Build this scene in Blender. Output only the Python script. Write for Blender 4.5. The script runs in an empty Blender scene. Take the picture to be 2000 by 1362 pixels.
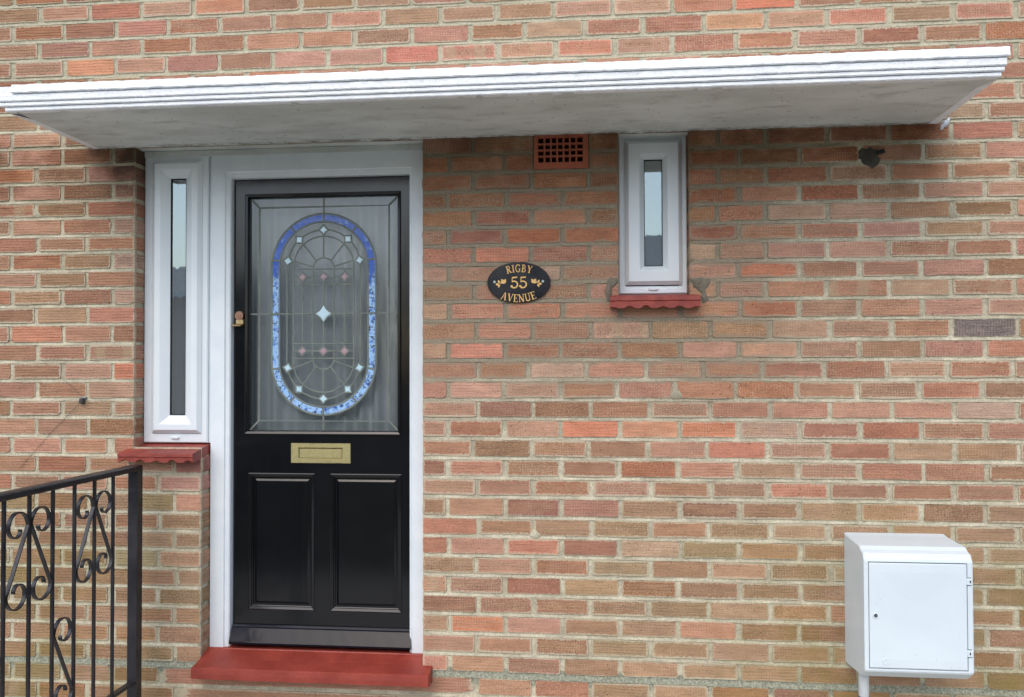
import bpy, bmesh, math, random
from mathutils import Vector, Matrix, noise as mnoise

rnd = random.Random(55)
S = bpy.context.scene
COL = S.collection

# ------------------------------------------------------------------ camera
F_PX, YAW, PITCH, ROLL = 1728.24, 0.1052, 0.0203, -0.0027      # pixels are those of the 2000 x 1362 photograph
CAM = Vector((2.4351, -3.395, 1.5))
_cy, _sy = math.cos(YAW), math.sin(YAW)
_f = Vector((-_sy * math.cos(PITCH), _cy * math.cos(PITCH), math.sin(PITCH)))
_r0 = Vector((_cy, _sy, 0)); _u0 = _r0.cross(_f)
_r = math.cos(ROLL) * _r0 + math.sin(ROLL) * _u0
_u = -math.sin(ROLL) * _r0 + math.cos(ROLL) * _u0
cam = bpy.data.cameras.new('camera'); cam.sensor_width = 36.0; cam.lens = F_PX / 2000 * 36.0
cam.clip_start = 0.05; cam.clip_end = 2000
camo = bpy.data.objects.new('camera', cam); COL.objects.link(camo)
camo.matrix_world = Matrix(((_r.x, _u.x, -_f.x, CAM.x), (_r.y, _u.y, -_f.y, CAM.y), (_r.z, _u.z, -_f.z, CAM.z), (0, 0, 0, 1)))
S.camera = camo

# ------------------------------------------------------------------ sky, sun, exposure (overcast day)
SUN_EL, SUN_AZ = math.radians(48), math.radians(192)            # azimuth clockwise from +Y: the light comes from the street
w = bpy.data.worlds.new('World'); S.world = w; w.use_nodes = True
nt = w.node_tree; bg = nt.nodes['Background']
sky = nt.nodes.new('ShaderNodeTexSky'); sky.sky_type = 'NISHITA'; sky.sun_disc = False
sky.sun_elevation = SUN_EL; sky.sun_rotation = SUN_AZ
sky.air_density = 1.0; sky.dust_density = 2.2; sky.ozone_density = 1.0
nt.links.new(sky.outputs[0], bg.inputs[0]); bg.inputs[1].default_value = 0.15
sd = bpy.data.lights.new('sun', 'SUN'); sd.energy = 0.9; sd.angle = math.radians(70); sd.color = (1.0, 0.97, 0.92)
so = bpy.data.objects.new('sun', sd); COL.objects.link(so)
sdir = Vector((math.sin(SUN_AZ) * math.cos(SUN_EL), math.cos(SUN_AZ) * math.cos(SUN_EL), math.sin(SUN_EL)))
so.rotation_euler = sdir.to_track_quat('Z', 'Y').to_euler(); so.location = (2, -8, 9)
vs = S.view_settings
vs.view_transform = 'Standard'; vs.look = 'None'; vs.gamma = 1.0; vs.use_curve_mapping = False
vs.exposure = 0.66
S.render.engine = 'CYCLES'


def at(px, py, Y=0.0):
    """point of the plane y = Y seen at a photograph pixel"""
    d = _r * ((px - 1000) / F_PX) + _u * (-(py - 681) / F_PX) + _f
    t = (Y - CAM.y) / d.y
    return CAM + d * t


def sx(px, py, Y=0.0): return at(px, py, Y).x
def sz(px, py, Y=0.0): return at(px, py, Y).z


def lin(r, g, b, k=1.0):
    def c(v):
        v /= 255.0
        return (v / 12.92 if v <= 0.04045 else ((v + 0.055) / 1.055) ** 2.4) * k
    return (c(r), c(g), c(b), 1.0)


# ------------------------------------------------------------------ object helpers
def empty(name, loc=(0, 0, 0), parent=None):
    o = bpy.data.objects.new(name, None); COL.objects.link(o); o.location = loc
    if parent: o.parent = parent
    return o


def tag(o, label=None, cat=None, group=None, kind=None):
    if label: o['label'] = label
    if cat: o['category'] = cat
    if group: o['group'] = group
    if kind: o['kind'] = kind
    return o


def link_mesh(name, me, m, parent=None, smooth=False):
    if m: me.materials.append(m)
    if smooth:
        for p in me.polygons: p.use_smooth = True
    o = bpy.data.objects.new(name, me); COL.objects.link(o)
    if parent: o.parent = parent
    return o


class MB:
    def __init__(s): s.v = []; s.f = []
    def add(s, vs, fs):
        b = len(s.v); s.v += [tuple(p) for p in vs]; s.f += [tuple(i + b for i in q) for q in fs]; return b
    def box(s, x0, x1, y0, y1, z0, z1):
        s.add([(x0, y0, z0), (x1, y0, z0), (x1, y1, z0), (x0, y1, z0), (x0, y0, z1), (x1, y0, z1), (x1, y1, z1), (x0, y1, z1)],
              [(0, 3, 2, 1), (4, 5, 6, 7), (0, 1, 5, 4), (1, 2, 6, 5), (2, 3, 7, 6), (3, 0, 4, 7)])
    def bevbox(s, x0, x1, y0, y1, z0, z1, b=0.002):
        bm = bmesh.new()
        mtx = Matrix.Translation(((x0 + x1) / 2, (y0 + y1) / 2, (z0 + z1) / 2)) @ Matrix.Diagonal((x1 - x0, y1 - y0, z1 - z0, 1))
        bmesh.ops.create_cube(bm, size=1, matrix=mtx)
        bmesh.ops.bevel(bm, geom=bm.edges[:], offset=b, segments=1, affect='EDGES')
        bm.verts.index_update()
        s.add([v.co[:] for v in bm.verts], [[v.index for v in f.verts] for f in bm.faces]); bm.free()
    def cyl(s, p, q, r, n=16, r2=None, caps=True):
        p = Vector(p); q = Vector(q); a = (q - p).normalized()
        t = a.orthogonal().normalized(); b = a.cross(t); r2 = r if r2 is None else r2
        vs = []
        for c, rr in ((p, r), (q, r2)):
            for i in range(n):
                an = 2 * math.pi * i / n; vs.append(c + t * (rr * math.cos(an)) + b * (rr * math.sin(an)))
        fs = [(i, (i + 1) % n, n + (i + 1) % n, n + i) for i in range(n)]
        if caps: fs += [tuple(range(n - 1, -1, -1)), tuple(range(n, 2 * n))]
        s.add(vs, fs)
    def ring(s, x0, x1, z0, z1, prof, closed=True):
        """sweep a profile [(inset, y), ...] round a rectangle with mitred corners (closed) or round its left, top and right (open)"""
        P = []
        for i, y in prof:
            if closed: P.append([(x0 + i, y, z0 + i), (x0 + i, y, z1 - i), (x1 - i, y, z1 - i), (x1 - i, y, z0 + i)])
            else: P.append([(x0 + i, y, z0), (x0 + i, y, z1 - i), (x1 - i, y, z1 - i), (x1 - i, y, z0)])
        n = 4; vs = [p for r in P for p in r]; fs = []
        for k in range(len(P) - 1):
            for j in range(n if closed else n - 1):
                a, b = k * n + j, k * n + (j + 1) % n
                fs.append((a, b, b + n, a + n))
        s.add(vs, fs)
    def mesh(s, name):
        me = bpy.data.meshes.new(name); me.from_pydata(s.v, [], s.f)
        bm = bmesh.new(); bm.from_mesh(me); bmesh.ops.recalc_face_normals(bm, faces=bm.faces[:]); bm.to_mesh(me); bm.free()
        me.update(); return me
    def build(s, name, m, parent=None, smooth=False): return link_mesh(name, s.mesh(name), m, parent, smooth)


# ------------------------------------------------------------------ material helpers
class MT:
    def __init__(s, name):
        s.m = bpy.data.materials.new(name); s.m.use_nodes = True; s.t = s.m.node_tree
        s.b = s.t.nodes['Principled BSDF']; s.out = s.t.nodes['Material Output']
    def n(s, typ, **kw):
        nd = s.t.nodes.new(typ)
        for k, v in kw.items(): setattr(nd, k, v)
        return nd
    def l(s, a, b): s.t.links.new(a, b)
    def val(s, sock, v):
        if hasattr(v, 'node') or isinstance(v, bpy.types.NodeSocket): s.l(v, sock)
        else: sock.default_value = v
    def math(s, op, a, b=0.0, c=None, clamp=False):
        nd = s.n('ShaderNodeMath', operation=op, use_clamp=clamp)
        s.val(nd.inputs[0], a); s.val(nd.inputs[1], b)
        if c is not None: s.val(nd.inputs[2], c)
        return nd.outputs[0]
    def mix(s, f, a, b, mode='MIX'):
        nd = s.n('ShaderNodeMix', data_type='RGBA', blend_type=mode)
        s.val(nd.inputs[0], f); s.val(nd.inputs[6], a); s.val(nd.inputs[7], b)
        return nd.outputs[2]
    def noise(s, vec, scale, detail=3.0, rough=0.55):
        nd = s.n('ShaderNodeTexNoise'); nd.inputs['Scale'].default_value = scale
        nd.inputs['Detail'].default_value = detail; nd.inputs['Roughness'].default_value = rough
        if vec is not None: s.l(vec, nd.inputs['Vector'])
        return nd.outputs['Fac']
    def ss(s, v, lo, hi, a=0.0, b=1.0):
        nd = s.n('ShaderNodeMapRange', interpolation_type='SMOOTHSTEP')
        s.val(nd.inputs[0], v); nd.inputs[1].default_value = lo; nd.inputs[2].default_value = hi
        nd.inputs[3].default_value = a; nd.inputs[4].default_value = b
        return nd.outputs[0]
    def pos(s): return s.n('ShaderNodeNewGeometry').outputs['Position']
    def scale(s, vec, xyz):
        nd = s.n('ShaderNodeVectorMath', operation='MULTIPLY'); s.l(vec, nd.inputs[0]); nd.inputs[1].default_value = xyz
        return nd.outputs[0]
    def bump(s, h, strength=0.5, dist=0.002, chain=None):
        nd = s.n('ShaderNodeBump'); nd.inputs['Strength'].default_value = strength; nd.inputs['Distance'].default_value = dist
        s.l(h, nd.inputs['Height'])
        if chain is not None: s.l(chain, nd.inputs['Normal'])
        return nd.outputs[0]
    def fin(s, col=None, rough=None, normal=None, **kw):
        if col is not None: s.val(s.b.inputs['Base Color'], col)
        if rough is not None: s.val(s.b.inputs['Roughness'], rough)
        if normal is not None: s.l(normal, s.b.inputs['Normal'])
        for k, v in kw.items(): s.val(s.b.inputs[k.replace('_', ' ')], v)
        return s.m


def sep(t, vec):
    nd = t.n('ShaderNodeSeparateXYZ'); t.l(vec, nd.inputs[0]); return nd.outputs


def algae_mask(t, pos):
    """green film low on the wall, strongest to the left of the step and under the meter box"""
    x, y, z = sep(t, pos)
    n = t.noise(pos, 3.5, 4.0, 0.6)
    low = t.ss(z, 1.3, 0.35)
    left = t.ss(x, 1.0, 0.2); right = t.ss(x, 2.5, 3.35)
    side = t.math('MAXIMUM', left, right)
    m = t.math('MULTIPLY', low, t.math('ADD', t.math('MULTIPLY', side, 0.85), 0.12))
    return t.math('MULTIPLY', m, t.ss(n, 0.36, 0.66))


def brick_material(name, from_object):
    t = MT(name)
    pos = t.pos()
    if from_object:
        oi = t.n('ShaderNodeObjectInfo'); base = oi.outputs['Color']; rn = oi.outputs['Random']
    else:
        a = t.n('ShaderNodeAttribute', attribute_name='bcol'); base = a.outputs['Color']
        a = t.n('ShaderNodeAttribute', attribute_name='brnd'); rn = a.outputs['Fac']
    off = t.n('ShaderNodeCombineXYZ'); t.l(t.math('MULTIPLY', rn, 37.0), off.inputs[0]); t.l(t.math('MULTIPLY', rn, 91.0), off.inputs[2])
    pv = t.n('ShaderNodeVectorMath', operation='ADD'); t.l(pos, pv.inputs[0]); t.l(off.outputs[0], pv.inputs[1]); P = pv.outputs[0]
    loc = t.n('ShaderNodeAttribute', attribute_name='loc').outputs['Vector']
    hs = t.n('ShaderNodeAttribute', attribute_name='hs').outputs['Vector']
    rn2 = t.math('FRACT', t.math('MULTIPLY', rn, 17.31)); rn3 = t.math('FRACT', t.math('MULTIPLY', rn, 53.77))
    # drag lines of the wire-cut face
    streak = t.noise(t.scale(P, (7, 7, 210)), 1.0, 3.0, 0.6)
    fine = t.noise(t.scale(P, (60, 60, 420)), 1.0, 2.0, 0.6)
    blot = t.noise(t.scale(P, (9, 9, 22)), 1.0, 3.0, 0.55)
    grain = t.noise(P, 620.0, 2.0, 0.7)
    zq = sep(t, P)[2]; xq = sep(t, pos)[0]
    gsin = t.math('SINE', t.math('ADD', t.math('MULTIPLY', zq, 560.0), t.math('MULTIPLY', t.noise(t.scale(P, (14, 14, 60)), 1.0, 2.0), 5.0)))
    gm = t.math('MAXIMUM', t.ss(xq, 1.0, 0.55), t.ss(t.math('FRACT', t.math('MULTIPLY', rn, 29.7)), 0.60, 0.75, 0.04, 0.5))
    gm = t.math('MULTIPLY', gm, t.ss(t.noise(t.scale(P, (16, 16, 30)), 1.0, 2.0), 0.3, 0.6, 0.35, 1.0))
    groove = t.math('MULTIPLY', t.ss(gsin, 0.35, 0.95), gm)
    v = t.math('ADD', t.ss(streak, 0.25, 0.75, -0.15, 0.14), t.ss(grain, 0.25, 0.75, -0.28, 0.28))
    v = t.math('ADD', v, t.ss(fine, 0.2, 0.8, -0.14, 0.14))
    v = t.math('SUBTRACT', t.math('ADD', t.math('ADD', v, t.ss(blot, 0.25, 0.75, -0.16, 0.14)), 1.04), t.math('MULTIPLY', groove, 0.22))
    vc = t.n('ShaderNodeCombineXYZ')
    for i in range(3): t.l(v, vc.inputs[i])
    col = t.mix(1.0, base, vc.outputs[0], 'MULTIPLY')
    # kiln shading: a darker, browner heart or greyish bands on part of the bricks
    l = sep(t, loc); h = sep(t, hs)
    ex = t.math('SUBTRACT', h[0], t.math('ABSOLUTE', l[0])); ez = t.math('SUBTRACT', h[2], t.math('ABSOLUTE', l[2]))
    ed = t.math('MINIMUM', ex, ez)
    heart = t.math('MULTIPLY', t.ss(ed, 0.006, 0.022), t.ss(rn2, 0.30, 0.42))
    heart = t.math('MULTIPLY', heart, t.ss(blot, 0.30, 0.55, 0.25, 0.75))
    col = t.mix(t.math('MULTIPLY', heart, t.ss(rn3, 0.0, 1.0, 0.35, 0.95)), col, t.mix(1.0, t.mix(rn, lin(164, 128, 96), lin(140, 116, 98)), vc.outputs[0], 'MULTIPLY'))
    wv = t.math('SINE', t.math('ADD', t.math('MULTIPLY', l[0], 55.0), t.math('MULTIPLY', rn2, 6.0)))
    band = t.math('MULTIPLY', t.ss(t.math('ADD', wv, t.math('MULTIPLY', t.math('SUBTRACT', t.noise(P, 40.0), 0.5), 1.6)), 0.1, 0.6), t.ss(rn3, 0.965, 0.975))
    col = t.mix(t.math('MULTIPLY', band, 0.5), col, lin(170, 150, 122))
    wide = t.noise(pos, 1.6, 5.0, 0.6)
    col = t.mix(t.ss(wide, 0.42, 0.68, 0.0, 0.5), col, t.mix(1.0, col, (0.86, 0.90, 0.84, 1), 'MULTIPLY'))
    # pale scum speckles and dark pits
    sp = t.noise(t.scale(P, (170, 170, 260)), 1.0, 1.0, 0.5)
    col = t.mix(t.math('MULTIPLY', t.ss(sp, 0.56, 0.68), t.ss(rn3, 0.1, 0.9, 0.08, 0.5)), col, lin(205, 180, 150))
    dz_ = t.math('SINE', t.math('ADD', t.math('MULTIPLY', zq, 950.0), t.math('MULTIPLY', blot, 7.0)))
    dx_ = t.math('SINE', t.math('ADD', t.math('MULTIPLY', sep(t, P)[0], 640.0), t.math('MULTIPLY', fine, 3.0)))
    dots = t.math('MULTIPLY', t.ss(dz_, 0.0, 0.9), t.ss(dx_, -0.6, 0.7))
    dm = t.math('MULTIPLY', t.ss(t.math('FRACT', t.math('MULTIPLY', rn, 71.3)), 0.35, 0.6), t.ss(t.noise(t.scale(P, (18, 18, 34)), 1.0, 2.0), 0.4, 0.62))
    col = t.mix(t.math('MULTIPLY', t.math('MULTIPLY', dots, dm), t.ss(xq, 0.6, 1.4, 0.1, 0.42)), col, lin(222, 198, 172))
    pit = t.noise(P, 170.0, 1.0, 0.4)
    col = t.mix(t.ss(pit, 0.67, 0.72, 0.0, 0.7), col, (0.05, 0.035, 0.03, 1))
    # mortar smeared over the arrises
    en = t.noise(P, 95.0, 3.0, 0.6)
    lim = t.math('ADD', t.math('MULTIPLY', en, t.ss(rn2, 0.0, 1.0, 0.012, 0.025)), -0.0045)
    xr_, yr_, zr_ = sep(t, pos)
    rp = t.math('MULTIPLY', t.math('MULTIPLY', t.ss(zr_, 1.3, 1.5), t.ss(zr_, 2.5, 2.38)), t.math('MULTIPLY', t.ss(xr_, 1.5, 1.6), t.ss(xr_, 3.35, 2.9)))
    lim = t.math('ADD', lim, t.math('MULTIPLY', rp, t.ss(t.noise(pos, 22.0, 3.0, 0.6), 0.4, 0.75, 0.0, 0.011)))
    sm = t.math('MULTIPLY', t.ss(t.math('SUBTRACT', ed, lim), -0.0012, 0.0022, 1.0, 0.0), t.ss(l[1], 0.02, 0.013))
    x, y, z = sep(t, pos)
    rep = t.math('MULTIPLY', t.math('MULTIPLY', t.ss(z, 1.28, 1.5), t.ss(z, 2.5, 2.38)), t.math('MULTIPLY', t.ss(x, 1.5, 1.6), t.ss(x, 3.35, 2.95)))
    mcol = t.mix(rep, lin(190, 182, 158), lin(146, 134, 114))
    col = t.mix(t.math('MULTIPLY', sm, 0.72), col, mcol)
    # canopy shade and dirt painted over the top courses; sooty stain at the corner
    shade_dirt = t.math('MULTIPLY', t.ss(z, 2.02, 2.36), t.math('MULTIPLY', t.ss(z, 2.46, 2.40), t.ss(x, 3.70, 3.62)))
    shade_dirt = t.math('MULTIPLY', shade_dirt, t.ss(t.noise(pos, 6.0, 4.0, 0.6), 0.34, 0.6, 0.25, 0.85))
    col = t.mix(shade_dirt, col, t.mix(1.0, col, (0.46, 0.36, 0.28, 1), 'MULTIPLY'))
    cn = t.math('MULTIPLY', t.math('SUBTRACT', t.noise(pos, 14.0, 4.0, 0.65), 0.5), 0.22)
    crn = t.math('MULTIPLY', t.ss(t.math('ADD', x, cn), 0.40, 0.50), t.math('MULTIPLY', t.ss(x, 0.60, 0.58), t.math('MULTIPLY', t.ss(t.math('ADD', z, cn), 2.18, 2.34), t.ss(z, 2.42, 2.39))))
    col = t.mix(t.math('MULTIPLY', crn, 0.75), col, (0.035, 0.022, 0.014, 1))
    al = algae_mask(t, pos)
    col = t.mix(t.math('MULTIPLY', al, 0.72), col, lin(128, 112, 62))
    hgt = t.math('ADD', t.math('MULTIPLY', streak, 1.0), t.math('ADD', t.math('MULTIPLY', fine, 0.5), t.math('MULTIPLY', grain, 0.45)))
    hgt = t.math('SUBTRACT', hgt, t.math('MULTIPLY', groove, 0.8))
    hgt = t.math('SUBTRACT', hgt, t.ss(pit, 0.70, 0.78, 0.0, 0.9))
    return t.fin(col, t.ss(grain, 0.2, 0.8, 0.78, 0.95), t.bump(hgt, 0.8, 0.0022), Specular_IOR_Level=0.25)


def mortar_material():
    t = MT('mortar'); pos = t.pos(); x, y, z = sep(t, pos)
    n1 = t.noise(pos, 9.0, 4.0, 0.6); n2 = t.noise(pos, 140.0, 3.0, 0.65); n3 = t.noise(pos, 520.0, 2.0, 0.7)
    col = t.mix(t.ss(n1, 0.35, 0.68), lin(172, 164, 142), lin(202, 194, 170))
    up = t.ss(z, 2.35, 2.6)
    col = t.mix(t.math('MULTIPLY', up, 0.45), col, lin(168, 166, 142))
    nb = t.math('MULTIPLY', t.math('SUBTRACT', t.noise(pos, 3.0, 3.0), 0.5), 0.7)
    zz = t.math('ADD', z, nb); xx = t.math('ADD', x, nb)
    rep = t.math('MULTIPLY', t.math('MULTIPLY', t.ss(zz, 1.22, 1.55), t.ss(z, 2.5, 2.38)), t.math('MULTIPLY', t.ss(x, 1.5, 1.6), t.ss(xx, 3.35, 2.9)))
    col = t.mix(t.math('MULTIPLY', rep, 0.92), col, lin(144, 133, 114))
    col = t.mix(t.math('MULTIPLY', algae_mask(t, pos), 0.5), col, lin(140, 138, 88))
    dp = t.math('MULTIPLY', t.ss(z, 0.345, 0.335), t.ss(z, 0.27, 0.285))
    col = t.mix(dp, col, t.mix(t.ss(n2, 0.3, 0.7), lin(132, 134, 116), lin(160, 160, 142)))
    v = t.math('ADD', t.math('ADD', t.ss(n2, 0.25, 0.75, -0.2, 0.18), t.ss(n3, 0.25, 0.75, -0.22, 0.22)), 1.0)
    vc = t.n('ShaderNodeCombineXYZ')
    for i in range(3): t.l(v, vc.inputs[i])
    col = t.mix(1.0, col, vc.outputs[0], 'MULTIPLY')
    shade_dirt = t.math('MULTIPLY', t.ss(z, 2.0, 2.36), t.math('MULTIPLY', t.ss(z, 2.46, 2.40), t.ss(x, 3.72, 3.5)))  # shade and dirt below the canopy, darkened into the joint colour
    col = t.mix(t.math('MULTIPLY', shade_dirt, 0.5), col, t.mix(1.0, col, (0.45, 0.40, 0.34, 1), 'MULTIPLY'))
    return t.fin(col, 0.95, t.bump(t.math('ADD', n2, t.math('MULTIPLY', n3, 0.5)), 0.9, 0.003), Specular_IOR_Level=0.15)


def paint_material(name, c0, c1, rough=0.45, bump=0.25, dist=0.002, speck=0.0, nscale=6.0, bscale=90.0):
    t = MT(name); pos = t.pos()
    n1 = t.noise(pos, nscale, 4.0, 0.6); n2 = t.noise(pos, bscale, 3.0, 0.6)
    col = t.mix(t.ss(n1, 0.3, 0.72), c0, c1)
    if speck:
        n3 = t.noise(t.scale(pos, (160, 160, 80)), 1.0, 2.0, 0.5)
        col = t.mix(t.ss(n3, 0.71, 0.76, 0.0, speck), col, (0.12, 0.11, 0.10, 1))
    return t.fin(col, t.ss(n2, 0.2, 0.8, rough - 0.06, rough + 0.08), t.bump(n2, bump, dist))


def gloss_material(name, c, rough, wav=0.15, wscale=(14, 14, 3), coat=0.0, dust=0.04, spec=0.5):
    t = MT(name); pos = t.pos()
    n1 = t.noise(t.scale(pos, wscale), 1.0, 2.0, 0.5); n2 = t.noise(pos, 260.0, 2.0, 0.6); n3 = t.noise(pos, 7.0, 4.0, 0.6)
    h = t.math('ADD', n1, t.math('MULTIPLY', n2, 0.06))
    col = t.mix(t.ss(n3, 0.4, 0.8, 0.0, dust), c, (0.35, 0.34, 0.32, 1))
    return t.fin(col, t.ss(n3, 0.25, 0.75, rough * 0.8, rough * 1.3), t.bump(h, wav, 0.004), Coat_Weight=coat, Specular_IOR_Level=spec)


def metal_material(name, c, rough):
    t = MT(name); pos = t.pos()
    n1 = t.noise(pos, 40.0, 4.0, 0.65); n2 = t.noise(t.scale(pos, (20, 20, 300)), 1.0, 2.0, 0.5)
    col = t.mix(t.ss(n1, 0.35, 0.75), c, tuple(k * 0.72 for k in c[:3]) + (1,))
    return t.fin(col, t.ss(n1, 0.2, 0.8, rough - 0.08, rough + 0.12), t.bump(n2, 0.12, 0.001), Metallic=1.0)


def glass_material(name, tint, refl, rough=0.02, wav=0.0, film=0.0, gcol=(0.80, 0.97, 1.0, 1)):
    t = MT(name)
    tr = t.n('ShaderNodeBsdfTransparent'); tr.inputs[0].default_value = tint
    gl = t.n('ShaderNodeBsdfGlossy'); gl.inputs['Roughness'].default_value = rough; gl.inputs['Color'].default_value = gcol
    fr = t.n('ShaderNodeFresnel'); fr.inputs[0].default_value = 1.5
    f = t.math('ADD', t.math('MULTIPLY', fr.outputs[0], 1.0), refl, clamp=True)
    if wav:
        b = t.bump(t.noise(t.scale(t.pos(), (22, 22, 4)), 1.0, 2.0), wav, 0.01); t.l(b, gl.inputs['Normal'])
    mx = t.n('ShaderNodeMixShader'); 
    body = tr.outputs[0]
    if film:
        df_ = t.n('ShaderNodeBsdfDiffuse'); df_.inputs[0].default_value = (0.42, 0.46, 0.48, 1)
        m2 = t.n('ShaderNodeMixShader'); m2.inputs[0].default_value = film; t.l(tr.outputs[0], m2.inputs[1]); t.l(df_.outputs[0], m2.inputs[2]); body = m2.outputs[0]
    t.l(f, mx.inputs[0]); t.l(body, mx.inputs[1]); t.l(gl.outputs[0], mx.inputs[2])
    t.l(mx.outputs[0], t.out.inputs['Surface'])
    return t.m


def soffit_material():
    t = MT('canopy_soffit_paint'); pos = t.pos(); x, y, z = sep(t, pos)
    n1 = t.noise(t.scale(pos, (3, 6, 6)), 1.0, 5.0, 0.6); n2 = t.noise(t.scale(pos, (7, 16, 7)), 1.0, 5.0, 0.65); n3 = t.noise(pos, 180.0, 3.0, 0.6)
    col = t.mix(t.ss(n1, 0.32, 0.68), lin(196, 200, 194), lin(216, 220, 216))
    col = t.mix(t.ss(n2, 0.50, 0.74, 0.0, 0.55), col, lin(156, 156, 144))
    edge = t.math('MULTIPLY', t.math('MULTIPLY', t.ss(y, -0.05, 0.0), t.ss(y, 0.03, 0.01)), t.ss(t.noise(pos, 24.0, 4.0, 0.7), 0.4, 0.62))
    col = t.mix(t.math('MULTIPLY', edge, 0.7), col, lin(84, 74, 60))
    dots = t.noise(pos, 75.0, 1.0, 0.4)
    col = t.mix(t.ss(dots, 0.74, 0.78, 0.0, 0.7), col, lin(70, 62, 52))
    return t.fin(col, 0.9, t.bump(t.math('ADD', n3, t.math('MULTIPLY', n2, 2.0)), 0.45, 0.002), Specular_IOR_Level=0.2)


M = {}
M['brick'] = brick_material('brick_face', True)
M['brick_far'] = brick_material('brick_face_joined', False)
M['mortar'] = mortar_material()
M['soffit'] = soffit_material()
M['fascia'] = paint_material('canopy_white_masonry_paint', lin(232, 236, 240), lin(244, 246, 248), 0.6, 0.8, 0.006, 0.25, 9.0, 75.0)
M['upvc'] = paint_material('white_plastic', lin(220, 228, 232), lin(227, 234, 237), 0.32, 0.05, 0.001, 0.0, 3.0, 200.0)
M['frame_paint'] = paint_material('white_timber_paint', lin(216, 225, 230), lin(227, 234, 237), 0.42, 0.3, 0.002, 0.5, 7.0, 140.0)
M['black'] = gloss_material('black_gloss_paint', (0.004, 0.0045, 0.006, 1), 0.12, 0.22, dust=0.004)
M['weather'] = gloss_material('black_gloss_paint_worn', (0.005, 0.0065, 0.013, 1), 0.10, 0.3, (9, 9, 9), 0.0, 0.01, 0.2)
M['red'] = paint_material('red_tile_paint', lin(128, 53, 45), lin(154, 70, 58), 0.5, 0.6, 0.003, 0.25, 16.0, 160.0)
M['red_step'] = paint_material('red_step_paint', lin(128, 46, 34), lin(150, 62, 48), 0.5, 0.6, 0.003, 0.2, 9.0, 160.0)
M['brass'] = metal_material('aged_brass', (0.62, 0.54, 0.27, 1), 0.42)
M['lock_brass'] = metal_material('worn_brass', (0.60, 0.46, 0.24, 1), 0.35)
M['copper'] = metal_material('worn_copper', (0.36, 0.21, 0.15, 1), 0.35)
M['iron'] = gloss_material('black_iron_paint', (0.010, 0.0095, 0.013, 1), 0.36, 0.4, (60, 60, 60), 0.0, 0.05)
M['box'] = paint_material('meter_box_plastic', lin(206, 217, 222), lin(214, 224, 228), 0.38, 0.08, 0.001, 0.25, 3.0, 260.0)
M['gap'] = paint_material('dark_gap', (0.006, 0.006, 0.007, 1), (0.009, 0.009, 0.009, 1), 0.8)
M['pipe'] = paint_material('grey_pipe_plastic', lin(176, 180, 182), lin(192, 196, 196), 0.5)
M['terra'] = paint_material('terracotta', lin(150, 78, 54), lin(166, 92, 66), 0.8, 0.5, 0.002, 0.2, 14.0, 200.0)
M['window_glass'] = glass_material('window_glass', (0.80, 0.88, 0.88, 1), 0.22, 0.015, 0.03, 0.28)
M['door_glass'] = glass_material('door_glass', (0.76, 0.79, 0.80, 1), 0.04, 0.12, 0.12, 0.0, (0.88, 0.94, 0.97, 1))
M['lead'] = paint_material('lead_came', lin(104, 112, 106), lin(122, 130, 122), 0.5, 0.3, 0.001, 0.0, 20.0, 300.0)
M['curtain'] = paint_material('net_curtain', lin(192, 196, 196), lin(208, 212, 212), 0.9, 0.2, 0.001, 0.0, 5.0, 300.0)
M['room'] = paint_material('dim_room_plaster', lin(92, 92, 88), lin(104, 102, 96), 0.9)
M['blue'] = None
M['sign_black'] = gloss_material('sign_black_enamel', (0.006, 0.006, 0.010, 1), 0.2, 0.05)
M['gold'] = paint_material('sign_gold_paint', lin(214, 168, 92), lin(228, 188, 118), 0.45)
M['screw'] = metal_material('screw_steel', (0.45, 0.55, 0.54, 1), 0.35)
M['dark_patch'] = paint_material('dark_mortar_patch', lin(54, 51, 44), lin(74, 70, 60), 0.95, 0.9, 0.006, 0.0, 20.0, 90.0)
M['filler'] = paint_material('white_filler', lin(214, 218, 226), lin(232, 234, 238), 0.7, 0.9, 0.006, 0.0, 20.0, 120.0)
M['cable'] = paint_material('dark_cable', (0.03, 0.028, 0.03, 1), (0.05, 0.045, 0.04, 1), 0.7)
M['patch'] = paint_material('grey_cement', lin(142, 146, 132), lin(160, 162, 148), 0.95, 0.6, 0.003, 0.0, 20.0, 150.0)


def blue_glass():
    t = MT('cobalt_art_glass'); pos = t.pos()
    n = t.noise(t.scale(pos, (1, 1, 0.8)), 38.0, 4.0, 0.65); n2 = t.noise(pos, 95.0, 4.0, 0.7)
    x, y, z = sep(t, pos)
    low = t.math('SUBTRACT', n, t.ss(z, 1.80, 1.93, 0.0, 0.2))
    col = t.mix(t.ss(low, 0.36, 0.50), lin(56, 98, 190), lin(158, 196, 236))  # pale mottling paints sky reflections into the glass, fading towards the top
    col = t.mix(t.math('MULTIPLY', t.ss(n2, 0.545, 0.585, 0.0, 0.9), t.ss(z, 1.93, 1.84)), col, lin(44, 46, 70))
    return t.fin(col, 0.12, t.bump(n, 0.5, 0.004))


M['blue'] = blue_glass()
M['clear_gem'] = paint_material('clear_bevel_glass', lin(186, 218, 230), lin(206, 230, 238), 0.08, 0.05)
M['pink_gem'] = paint_material('pink_glass', lin(172, 146, 152), lin(186, 160, 166), 0.12, 0.05)

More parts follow.
